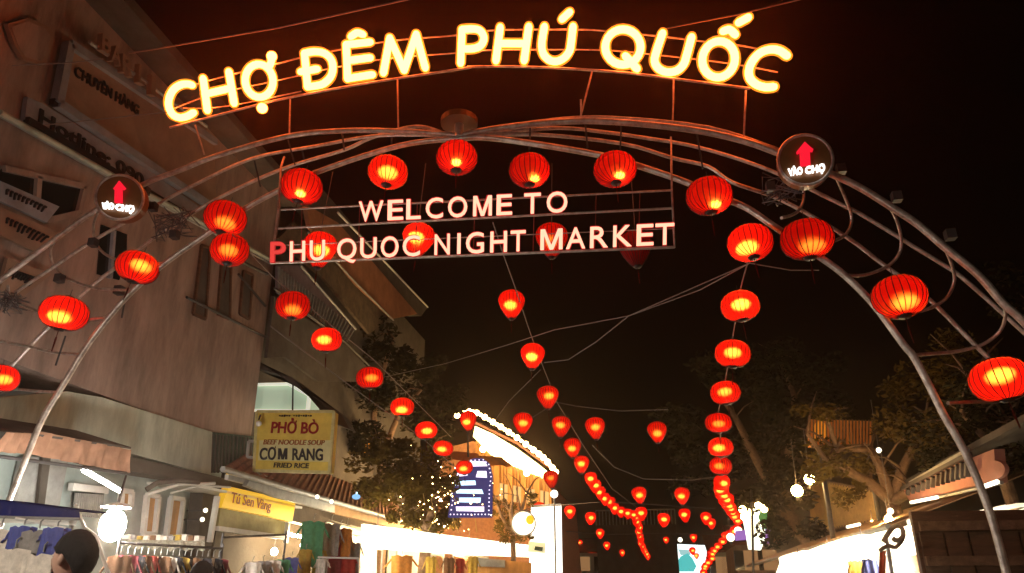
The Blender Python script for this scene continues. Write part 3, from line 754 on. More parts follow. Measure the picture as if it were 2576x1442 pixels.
# ---------------------------------------------------------------- people
def person(name, label, loc, height, shirt, rz=0, tilt=0):
    t = thing(name, label, 'person', loc)
    k = height / 1.75
    J = {'pel': (0, 0, .95), 'waist': (0, 0, 1.1), 'chest': (0, .01, 1.32), 'neck': (0, .0, 1.49), 'nt': (0, -.01, 1.56),
         'shl': (-.19, 0, 1.42), 'ell': (-.24, .03, 1.14), 'wrl': (-.22, -.12, .92), 'hal': (-.21, -.18, .86),
         'shr': (.19, 0, 1.42), 'elr': (.24, .03, 1.14), 'wrr': (.22, -.12, .92), 'har': (.21, -.18, .86),
         'hil': (-.1, 0, .9), 'knl': (-.11, -.02, .5), 'anl': (-.11, .03, .09), 'tol': (-.12, -.13, .04),
         'hir': (.1, 0, .9), 'knr': (.11, -.02, .5), 'anr': (.11, .03, .09), 'tor': (.12, -.13, .04)}
    rad = {'pel': .15, 'waist': .13, 'chest': .15, 'neck': .06, 'nt': .055, 'shl': .07, 'ell': .045, 'wrl': .03, 'hal': .035, 'shr': .07, 'elr': .045, 'wrr': .03, 'har': .035,
           'hil': .09, 'knl': .06, 'anl': .04, 'tol': .035, 'hir': .09, 'knr': .06, 'anr': .04, 'tor': .035}
    E = [('pel', 'waist'), ('waist', 'chest'), ('chest', 'neck'), ('neck', 'nt'), ('chest', 'shl'), ('shl', 'ell'), ('ell', 'wrl'), ('wrl', 'hal'), ('chest', 'shr'), ('shr', 'elr'), ('elr', 'wrr'), ('wrr', 'har'),
         ('pel', 'hil'), ('hil', 'knl'), ('knl', 'anl'), ('anl', 'tol'), ('pel', 'hir'), ('hir', 'knr'), ('knr', 'anr'), ('anr', 'tor')]
    ks = list(J)
    me = bpy.data.meshes.new('body')
    me.from_pydata([tuple(Vector(J[q]) * k) for q in ks], [(ks.index(a), ks.index(b)) for a, b in E], [])
    me.materials.append(shirt)
    o = bpy.data.objects.new('body', me)
    col.objects.link(o)
    o.parent = t
    sk = o.modifiers.new('skin', 'SKIN')
    sk.use_smooth_shade = True
    o.modifiers.new('sub', 'SUBSURF').levels = 1
    o.modifiers['sub'].render_levels = 1
    for i, q in enumerate(ks):
        me.skin_vertices[0].data[i].radius = (rad[q] * k, rad[q] * k * (.75 if q in ('pel', 'waist', 'chest') else 1))
    me.skin_vertices[0].data[0].use_root = True
    t2 = {'_o': (0, 0, 0)}
    # head with jaw, nose, ears
    h = MB()
    n, mm = 18, 14
    vs = []
    for j in range(mm + 1):
        a = math.pi * j / mm
        for i in range(n):
            b = 2 * math.pi * i / n
            x, y, z = math.sin(a) * math.cos(b) * .078, math.sin(a) * math.sin(b) * .098, math.cos(a) * .122
            if z < -.01:
                f = 1 + z * 2.2
                x *= f; y = y * f - .012 * (-z / .12)
            if y < -.05 and abs(x) < .022 and -.035 < z < .015: y -= .018
            vs.append(((x) * k, (y) * k, (z + 1.655) * k))
    fs = [(j * n + i, (j + 1) * n + i, (j + 1) * n + (i + 1) % n, j * n + (i + 1) % n) for j in range(mm) for i in range(n)]
    h.add(vs, fs, True)
    for s in (-1, 1): h.ball((s * .08 * k, .005, 1.65 * k), .02 * k, 6, 5, 1.5)
    hd = h.build('head', 'skin', None, origin=(0, 0, 0)); hd.parent = t; hd.location = (0, 0, 0)
    e = MB()
    for s in (-1, 1): e.ball((s * .03 * k, -.082 * k, 1.668 * k), .009 * k, 6, 5)
    e.box((-.025 * k, -.09 * k, 1.592 * k), (.025 * k, -.08 * k, 1.6 * k))
    ey = e.build('eyes', 'black', None, origin=(0, 0, 0)); ey.parent = t; ey.location = (0, 0, 0)
    hr = MB()
    vs = []
    for j in range(10):
        a = math.pi * .74 * j / 9
        for i in range(n):
            b = 2 * math.pi * i / n
            x, y, z = math.sin(a) * math.cos(b), math.sin(a) * math.sin(b), math.cos(a)
            back = max(0, y)
            lift = 0 if y > -.35 else .035
            wob = 1 + .03 * math.sin(b * 7 + j)
            vs.append((x * .09 * k * wob, (y * .11 + .006) * k * wob, (max(z, -.6 if y > .45 else (-.2 if y > .0 else (.1 if y > -.45 else .35))) * .133 + 1.665) * k))
    hr.add(vs, [(j * n + i, (j + 1) * n + i, (j + 1) * n + (i + 1) % n, j * n + (i + 1) % n) for j in range(9) for i in range(n)], True)
    ho = hr.build('hair', 'hair', None, origin=(0, 0, 0)); ho.parent = t; ho.location = (0, 0, 0)
    t.rotation_euler = (0, 0, rz)
    return t
pp = P(196, 1351, d=4.0)
person('person', 'person with black hair and red shirt at the bottom left, beside the corner stall', (pp.x, pp.y, 0), pp.z - .01, M['shirt_red'], R(-92))
pp = P(511, 1424, d=7.4)
person('person', 'person of whom only the top of a black haired head shows below the dark rail', (pp.x, pp.y, 0), pp.z, M['shirt_red'], R(160))

# ============================================================ THE GATE
YG = 8.0
gate = thing('gate_arch', 'wide arched steel tube gate spanning the market street', 'gate', (-2, YG, 0))
def chord(name, pts, y, r, foot=None, ytaper=None):
    q = []
    for i, (u, v) in enumerate(pts):
        yy = y
        if ytaper is not None:
            yy = YG + (y - YG) * min(1, abs(u - 1155) / ytaper)
        q.append(P(u, v, Y=yy))
    # smooth
    out = []
    for i in range(len(q) - 1):
        p0, p1, p2, p3 = q[max(i - 1, 0)], q[i], q[i + 1], q[min(i + 2, len(q) - 1)]
        for s in range(4):
            t = s / 4
            out.append(.5 * ((2 * p1) + (p2 - p0) * t + (2 * p0 - 5 * p1 + 4 * p2 - p3) * t * t + (3 * p1 - p0 - 3 * p2 + p3) * t ** 3))
    out.append(q[-1])
    if foot is not None: out.append(Vector(foot))
    return MB().tube(out, r, 8).build(name, 'tube', gate)
L1 = [(23, 688), (130, 608), (241, 529), (361, 464), (459, 426), (546, 392), (722, 343), (864, 329), (1000, 330), (1111, 337), (1160, 342)]
L2 = [(42, 734), (130, 675), (221, 614), (300, 568), (400, 512), (492, 464), (634, 399), (793, 368), (935, 343), (1060, 340), (1150, 345)]
L3 = [(-30, 985), (78, 868), (124, 822), (225, 724), (293, 672), (381, 604), (475, 542), (586, 480), (722, 421), (864, 378), (931, 348), (1020, 322), (1070, 320), (1120, 338)]
L4 = [(23, 1260), (65, 1155), (107, 1054), (156, 973), (228, 858), (319, 747), (407, 669), (498, 604), (615, 526), (700, 480), (793, 435), (949, 382), (1050, 358), (1160, 348)]
R1 = [(1160, 342), (1220, 328), (1340, 312), (1472, 304), (1617, 312), (1763, 330), (1873, 355), (1960, 386), (2089, 437), (2165, 473), (2247, 524), (2309, 565), (2375, 621), (2462, 693), (2524, 764), (2575, 810)]
R1b = [(1180, 330), (1400, 300), (1545, 296), (1780, 320), (1960, 377)]
R2 = [(1160, 345), (1267, 333), (1406, 322), (1526, 333), (1617, 346), (1727, 364), (1836, 393), (1940, 430), (2032, 473), (2125, 519), (2165, 539), (2258, 595), (2299, 621), (2391, 677), (2426, 703), (2508, 775), (2590, 850)]
R3 = [(1160, 347), (1340, 338), (1563, 361), (1690, 397), (1781, 419), (1840, 458), (1938, 492), (2017, 530), (2135, 600), (2217, 662), (2290, 715), (2355, 769), (2452, 867), (2488, 902), (2600, 1010)]
R4 = [(1162, 348), (1216, 346), (1326, 359), (1508, 390), (1599, 415), (1727, 459), (1784, 485), (1874, 521), (1945, 568), (2063, 647), (2125, 693), (2196, 764), (2273, 867), (2298, 897), (2340, 975), (2375, 1045), (2431, 1145), (2489, 1286), (2532, 1442)]
pL, pR = P(23, 1260, Y=YG), P(2532, 1442, Y=YG)
chord('arch_tube', L1 + [], YG, .036)
chord('arch_tube', [(-80, 770)] + L1[:1], YG, .036)
chord('arch_tube', [(-60, 810)] + L2, YG + .45, .024, None, 500)
chord('arch_tube', L3, YG + .5, .025, None, 500)
chord('arch_tube', L4[::-1], YG, .036, (pL.x - .35, YG, 0))
chord('arch_tube', R1 + [(2680, 930)], YG, .042)
chord('arch_tube', R1b, YG + .1, .022)
chord('arch_tube', R2, YG + .45, .024, None, 500)
chord('arch_tube', R3, YG + .5, .025, None, 500)
chord('arch_tube', R4, YG, .04, (pR.x + .15, YG, 0))
# outer legs outside the picture, so the gate stands
oL, oR = P(-80, 770, Y=YG), P(2680, 930, Y=YG)
MB().tube([oL, oL + Vector((-.8, 0, -1.4)), (oL.x - 1.2, YG, 2), (oL.x - 1.3, YG, 0)], .05, 8).build('arch_tube', 'tube', gate)
MB().tube([oR, oR + Vector((.5, 0, -1.2)), (oR.x + .9, YG, 1.5), (oR.x + 1.0, YG, 0)], .05, 8).build('arch_tube', 'tube', gate)
def hoop(pts, r=.019, bulge=.5):
    q = []
    n = len(pts)
    for i, (u, v) in enumerate(pts):
        q.append(P(u, v, Y=YG + bulge * math.sin(math.pi * i / (n - 1))))
    out = []
    for i in range(n - 1):
        p0, p1, p2, p3 = q[max(i - 1, 0)], q[i], q[i + 1], q[min(i + 2, n - 1)]
        for s in range(4):
            t = s / 4
            out.append(.5 * ((2 * p1) + (p2 - p0) * t + (2 * p0 - 5 * p1 + 4 * p2 - p3) * t * t + (3 * p1 - p0 - 3 * p2 + p3) * t ** 3))
    out.append(q[-1])
    MB().tube(out, r, 7).build('hoop', 'tube', gate)
for h in ([(1955, 400), (2000, 440)] + c5([(355, 400), (358, 460), (335, 510), (300, 535), (250, 548)]),
          c5([(520, 350), (560, 440), (590, 520), (592, 580), (560, 635), (490, 670), (440, 700)]),
          c5([(790, 505), (820, 570), (838, 650), (830, 720), (780, 780), (700, 818), (630, 832), (560, 828)]),
          c5([(1050, 690), (1085, 770), (1100, 850), (1070, 930), (1010, 978), (920, 1010), (800, 1015), (720, 995)]),
          c5([(1345, 970), (1350, 1040), (1320, 1110), (1240, 1170), (1120, 1203), (1000, 1215), (900, 1222)]),
          [(2640, 900), (2620, 950), (2580, 990), (2522, 1009), (2450, 1012), (2385, 1014)],
          c4([(760, 400), (728, 480), (722, 560), (745, 650), (800, 720), (900, 772), (1000, 800), (1250, 800)]),
          c4([(430, 620), (392, 690), (400, 780), (440, 850), (500, 905), (620, 960), (780, 998), (1010, 1008)]),
          [(20, 720), (25, 745), (45, 762), (80, 778), (130, 795), (200, 805), (262, 800)],
          [(-60, 830), (-40, 848), (9, 860), (85, 875), (136, 887), (205, 892)],
          [(-90, 950), (-50, 970), (30, 978), (90, 984), (150, 987)]):
    hoop(h)
# small welded bits and junction boxes along the arch
for (u0, v0), (u1, v1) in (((722, 343), (742, 415)), ((760, 380), (765, 400)), ((985, 345), (985, 372)), ((1334, 312), (1332, 375)), ((1472, 305), (1478, 372)), ((1752, 330), (1768, 425)), ((1563, 312), (1560, 380)), ((165, 845), (140, 920)), ((318, 735), (306, 800)), ((640, 405), (655, 470)), ((860, 330), (866, 378))):
    MB().tube([P(u0, v0, Y=YG + .05), P(u1, v1, Y=YG + .1)], .012).build('strut', 'dark_metal', gate)
for u, v in ((1938, 470), (385, 520), (440, 590), (365, 480), (2115, 425), (2255, 495), (2390, 590), (150, 700), (235, 610), (300, 730)):
    p = P(u, v, Y=YG + .2)
    MB().box((p.x - .05, p.y - .05, p.z - .06), (p.x + .05, p.y + .05, p.z + .05)).build('clamp', 'dark_metal', gate)
p = P(1155, 314, Y=YG)
MB().prism([p + Vector((.24 * math.cos(a), .24 * math.sin(a), 0)) for a in [i * math.pi / 10 for i in range(20)]], (0, 0, .08)).build('hub_plate', 'disc', gate)
m = MB()
for i in range(20):
    a, b = i * math.pi / 10, (i + 1) * math.pi / 10
q = P(1155, 345, Y=YG)
MB().tube([p, q], .06, 8).build('hub_post', 'tube', gate)
# tangled black cable bundles hanging in the arch
for k, (u, v, s) in enumerate(((430, 560, 60), (1965, 480, 55), (20, 760, 40))):
    m = MB()
    c = P(u, v, Y=YG + .25)
    r = dep(c) / F * s
    for j in range(14):
        pts = [c + Vector((rng.uniform(-1, 1) * r, rng.uniform(-.2, .2), rng.uniform(-.7, .7) * r)) for _ in range(5)]
        m.tube(pts, .008, 5)
    o = m.build('cable_tangle', 'wire')
    tag(o, ['tangle of black cables in the left shoulder of the arch', 'tangle of black cables beside the right arrow sign', 'tangle of cables at the left picture edge by the arch'][k], 'cables')

# ---------------------------------------------------------------- neon sign CHỢ ĐÊM PHÚ QUỐC
YT = 7.9
top = thing('neon_sign', 'curved glowing neon sign reading CHO DEM PHU QUOC over the gate', 'sign', tuple(P(1200, 250, Y=YT)))
def arcpx(cx, cy, rx, ry, a0, a1, rot=0, n=24):
    o = []
    for i in range(n + 1):
        a = R(a0 + (a1 - a0) * i / n)
        x, y = rx * math.cos(a), -ry * math.sin(a)
        c, s = math.cos(R(rot)), math.sin(R(rot))
        o.append((cx + x * c - y * s, cy + x * s + y * c))
    return o
def spl(pts, k=5):
    out = []
    q = [Vector((*p, 0)) for p in pts]
    for i in range(len(q) - 1):
        p0, p1, p2, p3 = q[max(i - 1, 0)], q[i], q[i + 1], q[min(i + 2, len(q) - 1)]
        for s in range(k):
            t = s / k
            e = .5 * ((2 * p1) + (p2 - p0) * t + (2 * p0 - 5 * p1 + 4 * p2 - p3) * t * t + (3 * p1 - p0 - 3 * p2 + p3) * t ** 3)
            out.append((e.x, e.y))
    out.append((q[-1].x, q[-1].y))
    return out
letters = [
    ('C', c1, [spl([(322, 606), (290, 598), (240, 605), (190, 640), (160, 700), (158, 760), (185, 815), (235, 838), (290, 828), (332, 803)])], []),
    ('H', c1, [[(402, 560), (432, 785)], [(585, 512), (622, 735)], [(415, 670), (600, 628)]], []),
    ('Ợ', c1, [arcpx(800, 575, 99, 118, 0, 360, -6), spl([(868, 480), (885, 445), (890, 405)])], [(890, 402), (822, 770)]),
    ('Đ', c1, [[(1123, 380), (1145, 618)], spl([(1123, 380), (1190, 368), (1260, 378), (1310, 420), (1325, 480), (1310, 545), (1260, 595), (1200, 612), (1145, 618)]), [(1098, 512), (1212, 492)]], []),
    ('Ê', c1, [[(1420, 318), (1430, 560)], [(1420, 318), (1590, 300)], [(1426, 432), (1590, 412)], [(1430, 560), (1605, 532)], spl([(1455, 262), (1497, 234), (1538, 246)])], []),
    ('M', c1, [[(1685, 518), (1730, 272)], [(1730, 272), (1832, 500)], [(1832, 500), (1918, 245)], [(1918, 245), (1982, 482)]], []),
    ('P', c2, [[(152, 205), (142, 435)], spl([(152, 205), (220, 200), (275, 212), (302, 258), (285, 310), (235, 335), (150, 338)])], []),
    ('H', c2, [[(415, 190), (386, 418)], [(612, 185), (580, 418)], [(402, 300), (595, 302)]], []),
    ('Ú', c2, [spl([(720, 185), (702, 300), (712, 370), (750, 412), (797, 425), (850, 405), (892, 355), (905, 290), (917, 185)]), [(843, 132), (893, 85)]], []),
    ('Q', c2, [arcpx(1262, 325, 122, 122, 0, 360), [(1280, 388), (1358, 474)]], []),
    ('U', c2, [spl([(1535, 230), (1495, 350), (1480, 420), (1505, 470), (1560, 498), (1630, 490), (1680, 445), (1705, 370), (1735, 258)]), ], []),
    ('Ố', c2, [arcpx(1922, 410, 112, 126, 0, 360, 14), spl([(1955, 216), (1998, 206), (2035, 238)]), [(2062, 156), (2125, 122)]], []),
    ('C', c2, [spl([(2392, 384), (2345, 352), (2285, 342), (2215, 362), (2160, 415), (2132, 480), (2138, 540), (2180, 582), (2240, 602), (2300, 600)])], []),
]
px_m = dep(P(1200, 150, Y=YT)) / F
for ch, cv, strokes, dots in letters:
    L = thing('letter', '', 'x', (0, 0, 0)) if False else None
    face, cas = MB(), MB()
    for st in strokes:
        q = [P(u, v, Y=YT - .05) for u, v in cv(st)]
        if len(q) == 2: q = [q[0].lerp(q[1], i / 6) for i in range(7)]
        face.tube(q, 9.0 * px_m, 10, 'round')
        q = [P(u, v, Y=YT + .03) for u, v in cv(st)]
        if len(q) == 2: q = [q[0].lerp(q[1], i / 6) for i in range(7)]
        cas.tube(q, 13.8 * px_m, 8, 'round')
    for d in dots:
        u, v = cv([d])[0]
        face.ball(P(u, v, Y=YT - .05), 13 * px_m, 12, 8)
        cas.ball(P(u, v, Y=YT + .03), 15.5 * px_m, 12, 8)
    lo = cas.build('letter', 'neon_halo', top)
    face.build('lit_face', 'neon', lo)
def rail(pts, y, r, par, m='tube', name='rail'):
    q = [P(u, v, Y=y) for u, v in spl(pts, 4)]
    return MB().tube(q, r, 6).build(name, m, par)
rail(c1([(165, 910), (500, 822), (900, 720), (1300, 640), (1700, 572), (2277, 485)]) + c2([(200, 462), (500, 460), (900, 475), (1300, 505), (1700, 555), (2140, 612)]), YT, .016, top)
rail(c1([(160, 660), (350, 600), (650, 520), (930, 455), (1100, 410), (1400, 350), (1750, 290), (2200, 252)]) + c2([(300, 215), (500, 205), (900, 205), (1100, 210), (1500, 250), (1800, 285), (2100, 320), (2280, 360)]), YT + .02, .012, top)
rail(c1([(160, 790), (450, 680), (940, 572), (1300, 490), (1700, 420), (2200, 378)]) + c2([(300, 350), (500, 345), (1050, 345), (1400, 370), (2000, 440), (2330, 500)]), YT + .02, .009, top)
rail(c1([(260, 770), (450, 770), (700, 735), (1100, 650)]), YT + .02, .008, top)
for a, b in (((491, 315), (514, 389)), ((730, 250), (728, 345)), ((1490, 178), (1461, 292)), ((1695, 198), (1692, 303)), ((1876, 228), (1871, 355)), ((1461, 250), (1462, 292)), ((1000, 200), (1002, 330))):
    MB().tube([P(*a, Y=YT), P(*b, Y=YG)], .012).build('upright', 'tube', top)

# ---------------------------------------------------------------- WELCOME TO / PHU QUOC NIGHT MARKET
YW = 7.75
wel = thing('welcome_sign', 'red and white lettered sign WELCOME TO PHU QUOC NIGHT MARKET under the arch', 'sign', tuple(P(1190, 640, Y=YW)))
for a, b, r in (((707, 528), (1692, 479), .012), ((700, 575), (1692, 524), .014), ((687, 618), (1694, 575), .006), ((683, 662), (1697, 622), .016)):
    MB().tube([P(*a, Y=YW), P(*b, Y=YW)], r).build('rail', 'tube', wel)
MB().tube([P(715, 395, Y=YG), P(707, 420, Y=YW), P(700, 530, Y=YW), P(683, 664, Y=YW)], .014).build('upright', 'tube', wel)
MB().tube([P(1688, 345, Y=YG), P(1690, 480, Y=YW), P(1697, 623, Y=YW)], .012).build('upright', 'tube', wel)
for u in (760, 905, 1050, 1195, 1345, 1500, 1610):
    MB().tube([P(u, 525 - (u - 707) * .0497 + 1, Y=YW + .01), P(u - 4, 661 - (u - 683) * .0395, Y=YW + .01)], .005).build('crossbar', 'casing', wel)
rows = [('WELCOMETO', [(902, 964), (975, 1014), (1022, 1058), (1071, 1114), (1127, 1175), (1190, 1237), (1249, 1288), (1318, 1360), (1375, 1427)], lambda u: 556 - (u - 930) * .046, 48),
        ('PHUQUOCNIGHTMARKET', [(680, 718), (729, 767), (779, 817), (848, 896), (906, 947), (958, 1002), (1013, 1056), (1093, 1131), (1150, 1158), (1172, 1217), (1233, 1275), (1284, 1322), (1359, 1415), (1424, 1472), (1484, 1529), (1542, 1589), (1601, 1644), (1648, 1696)], lambda u: 659 - (u - 699) * .0450, 49)]
for s, xs, base, cap in rows:
    for i, (ch, (a, b)) in enumerate(zip(s, xs)):
        um = (a + b) / 2
        vb = base(um)
        h = cap + (um - 700) * .0035
        sl = -.045 * (b - a) / 2
        if ch in 'OCQGU':
            vb += 0
        BL, BR, TL = (a, vb - sl), (b, vb + sl), (a + 1, vb - sl - h)
        nm = 'letter'
        o = text(MB(), ch, P(*BL, Y=YW - .05), P(*BR, Y=YW - .05), P(*TL, Y=YW - .05), .035, .02).build(nm, 'welcome_halo', wel)
        k = .0
        f = text(MB(), ch, P(*BL, Y=YW - .075), P(*BR, Y=YW - .075), P(*TL, Y=YW - .075), .012, .004).build('lit_face', 'welcome_red' if (s[0] == 'P' and i == 0) else 'welcome', o)
        if s[0] == 'P' and i == 0: o['label'] = 'dim red letter P'

# ---------------------------------------------------------------- round arrow signs
def arrow_sign(label, uc, vc, ru, rv, tip, shaft, text_px, Y):
    t = thing('arrow_sign', label, 'sign', tuple(P(uc, vc + rv, Y=Y)))
    pts = [P(uc + ru * math.cos(a), vc + rv * math.sin(a), Y=Y) for a in [i * math.pi / 18 for i in range(36)]]
    MB().prism(pts, (0, .12, 0)).build('disc', 'disc', t)
    m = MB().tube([p + Vector((0, .0, 0)) for p in pts + pts[:1]], .02, 6)
    m.build('rim', 'tube', t)
    q = [P(u, v, Y=Y - .02) for u, v in tip]
    MB().prism(q, (0, -.03, 0)).build('arrow', 'arrow_red', t)
    for s, bl, br, tl in text_px:
        text(MB(), s, P(*bl, Y=Y - .03), P(*br, Y=Y - .03), P(*tl, Y=Y - .03), .02, .045).build('lettering', 'arrow_white', t)
arrow_sign('smaller round brown sign with red arrow on the left of the arch', 301, 497, 60, 56,
           [(303, 457), (318, 475), (312, 480), (309, 478), (309, 512), (291, 512), (292, 479), (288, 478)], None,
           [('VÀO', (256, 525), (286, 526), (257, 511)), ('CHỢ', (290, 528), (336, 534), (292, 514))], 7.75)
arrow_sign('larger round brown sign with red arrow on the right of the arch', 2026, 403, 69, 63,
           [(2023, 360), (2045, 379), (2043, 384), (2036, 383), (2038, 418), (2013, 420), (2011, 386), (2005, 390), (2003, 385)], None,
           [('VÀO', (1984, 442), (2020, 437), (1982, 426)), ('CHỢ', (2026, 437), (2076, 430), (2025, 421))], 7.75)
hoop([(355, 480), (361, 500), (352, 530), (330, 548), (300, 554), (272, 545)], .028, -.2)

# ---------------------------------------------------------------- lanterns
def lantern_proto(kind, seed):
    t = bpy.data.objects.new(kind, None)
    col.objects.link(t)
    t['_o'] = (0, 0, 0)
    n = 48
    if kind == 'round_lantern':
        prof = [(.13, .37), (.2, .365), (.31, .33), (.41, .25), (.475, .14), (.5, .0), (.485, -.12), (.43, -.23), (.33, -.32), (.2, -.375), (.12, -.385)]
        top_, bot = .37, -.385
        bulb = (.06, -.17, -.17)
    else:
        prof = [(.13, .46), (.22, .45), (.34, .4), (.44, .3), (.495, .17), (.5, .08), (.47, -.06), (.4, -.22), (.31, -.38), (.22, -.52), (.14, -.62), (.12, -.64)]
        top_, bot = .46, -.64
        bulb = (.0, -.1, -.02)
    MB().lathe(prof, n, .03).build('shade', 'red_silk', t)
    m = MB()
    for k in range(24):
        a = 2 * math.pi * (k * 2) / n
        m.tube([(r * 1.004 * math.cos(a), r * 1.004 * math.sin(a), z) for r, z in prof], .009, 4)
    m.build('ribs', 'gold', t)
    MB().lathe([(0.01, top_ + .05), (.1, top_ + .05), (.14, top_), (.13, top_ - .03)], 12).build('top_cap', 'gold', t)
    MB().lathe([(.125, bot + .03), (.13, bot), (.09, bot - .05), (.01, bot - .05)], 12).build('bottom_cap', 'gold', t)
    MB().tube([(0, 0, top_ + .04), (0, 0, top_ + .22)], .008, 5).build('hook', 'dark_metal', t)
    ts = MB().tube([(0, 0, bot - .04), (0, 0, bot - .2)], .008, 5)
    ts.tube([(0, 0, bot - .2), (0, 0, bot - .25), (0.005, 0, bot - .55)], [.014, .022, .012], 8)
    ts.build('tassel', 'tassel', t)
    MB().ball((0, 0, 0), .25, 12, 6, .5).build('bulb', 'bulb', t, origin=None).location = bulb
    return t
protoR = lantern_proto('round_lantern', 1)
protoC = lantern_proto('cone_lantern', 2)
# bare little copies for the far chains
def lite(kind):
    t = MB()
    prof = [(.12, .37), (.33, .33), (.47, .16), (.5, 0), (.45, -.2), (.3, -.34), (.12, -.385)] if kind == 'round_lantern' else [(.13, .46), (.36, .38), (.49, .18), (.48, -.02), (.36, -.3), (.13, -.63)]
    o = t.lathe(prof, 16, .04).build(kind, 'red_silk', None, origin=(0, 0, 0))
    b = MB().ball((0, 0, 0), .25, 6, 4, .6).build('bulb', 'bulb', None, origin=(0, 0, 0))
    b.parent = o
    b.location = (.05, -.16, -.14) if kind == 'round_lantern' else (0, -.12, -.05)
    return o
HOT = [c for c in protoR.children if c.name.startswith('bulb')][0].data.copy()
HOT.materials[0] = glow('lantern_bulb_low', (1, .66, .3), 62)
BV = []
for k_, (c_, g_) in enumerate(((9, .5), (14, .66), (19, .75), (25, .8))):
    d_ = HOT.copy(); d_.materials[0] = glow('lantern_bulb_' + ['dim', 'warm', 'bright', 'hot'][k_], (1, g_, g_ * .42), c_); BV.append(d_)
liteR, liteC = lite('round_lantern'), lite('cone_lantern')
for o in (protoR, protoC, liteR, liteC): o.hide_render = False
used = set()
def hang(u, v, wpx, kind, label, group, size=.48, depth=None, tilt=(0, 0), lit=True, far=False, sq=None, turn=None, bz=None):
    src = {('r', False): protoR, ('c', False): protoC, ('r', True): liteR, ('c', True): liteC}[(kind, far)]
    if src not in used:
        used.add(src); o = src
    else: o = copy_tree(src)
    d = depth if depth else size * F / wpx
    s = wpx * d / F
    o.location = P(u, v, d=d)
    o.scale = (s * rng.uniform(.97, 1.03), s, s * (sq or rng.uniform(.94, 1.03)))
    o.rotation_euler = (R(tilt[0] + rng.uniform(-5, 5)), R(tilt[1] + rng.uniform(-5, 5)), R(turn if turn is not None else rng.uniform(-60, 60)))
    tag(o, label, 'lantern', group)
    if not far:
        for ch in o.children:
            if ch.name.startswith('bulb'):
                a, r_ = rng.uniform(0, 6.28), rng.uniform(.03, .13)
                z = rng.uniform(-.16, .0) if bz is None else bz
                ch.data = BV[rng.choice((0, 1, 1, 2, 2, 3))]
                ch.location = (r_ * math.cos(a), r_ * math.sin(a), max(z, -.18))
                if z < -.22:
                    ch.location = (.1, -.08, -.27); ch.scale = (.45, .45, .5)
                    ch.data = HOT
                if not lit: ch.hide_render = True
            if ch.name.startswith('shade') and not lit:
                ch.data = ch.data.copy(); ch.data.materials[0] = M['red_silk_unlit']
        if not lit:
            for ch in list(o.children):
                if ch.name.startswith('bulb'): bpy.data.objects.remove(ch)
    return o
G1 = 'round red lanterns along the gate arch'
dG = lambda u, v: dep(P(u, v, Y=YG - .1))
gl = [(2, 953, 85, 'half cut off by the left picture edge', (0, 0)), (162, 788, 112, 'second from the left along the arch, below the left hoops', (0, 3)), (346, 673, 104, 'tilted, under the left arrow sign', (0, 12)), (567, 549, 104, 'on the left shoulder of the arch, above its twin', (0, 5)),
      (759, 470, 106, 'at the left post of the welcome sign', (0, 10)), (976, 433, 102, 'glowing yellow above the word WELCOME', (0, 5)), (1149, 397, 103, 'at the very top under the hub plate', (0, 0)), (1332, 429, 103, 'plain red above the word TO', (0, 0)), (1547, 426, 108, 'plain red right of the word TO', (0, 0)),
      (1784, 493, 115, 'right of the welcome sign post', (0, -3)), (1887, 611, 113, 'heading the right chain', (0, -4)), (2030, 602, 126, 'under the right arrow sign', (0, -2)), (2262, 747, 135, 'on the right shoulder below the hoops', (0, -3)), (2515, 955, 142, 'cut by the right picture edge', (0, -2))]
bzs = [-.05, -.16, .08, -.16, -.28, -.02, -.32, -.34, -.34, -.24, -.2, -.2, -.14, .06]
turns = [10, 0, 5, 25, -15, -30, -40, 40, 0, 10, -50, 0, -10, -60]
for i, (u, v, w_, l, tl) in enumerate(gl):
    hang(u, v, w_, 'r', 'round red silk lantern ' + l, G1, depth=dG(u, v), tilt=tl, bz=bzs[i], turn=turns[i])
S1 = 'round lanterns of the left string'
for k, (u, v, w_) in enumerate([(578, 629, 97), (737, 769, 86), (822, 855, 76), (930, 951, 68), (1012, 1024, 60), (1072, 1083, 56), (1115, 1128, 50), (1168, 1176, 44)]):
    hang(u, v, w_, 'r', 'round lantern of the left string ' + ['touching the one above it on the arch shoulder', 'under the first letters of the welcome sign', 'against the dark shuttered balcony', 'before the dark wall above the noodle sign', 'upper one in front of the dark tree', 'just left of the roof lights', 'above the red awnings', 'lowest, at the top of the LED sign'][k], S1, bz=-.02 if k in (0, 2, 3) else None)
S2 = 'cone lanterns behind the welcome sign'
for k, (u, v, w_, l) in enumerate([(805, 625, 84, 'behind the letters PHU'), (1053, 600, 80, 'behind the last letter of QUOC'), (1388, 600, 80, 'behind the letter M of MARKET'), (1598, 622, 84, 'unlit and dull red under the word MARKET')]):
    hang(u, v, w_, 'c' if k != 1 else 'c', 'cone shaped red lantern ' + l, S2, size=.46, lit=(k != 3))
S3 = 'cone lanterns of the centre chain'
cl = [(1287, 762, 68), (1340, 893, 61), (1378, 996, 54), (1412, 1070, 49), (1440, 1124, 44), (1463, 1166, 40)]
for k, (u, v, w_) in enumerate(cl):
    hang(u, v, w_, 'c', 'cone lantern of the centre chain, ' + ['topmost, alone in the dark sky', 'where the slack cable meets the chain', 'just below the slack cable', 'beside the left cross lantern', 'fifth down, over the next', 'last one hanging clear of its neighbours'][k], S3, size=.42)
S4 = 'round lanterns of the right chain'
cr = [(1862, 770, 96), (1843, 890, 88), (1825, 988, 76), (1807, 1064, 66), (1813, 1125, 62), (1813, 1172, 56)]
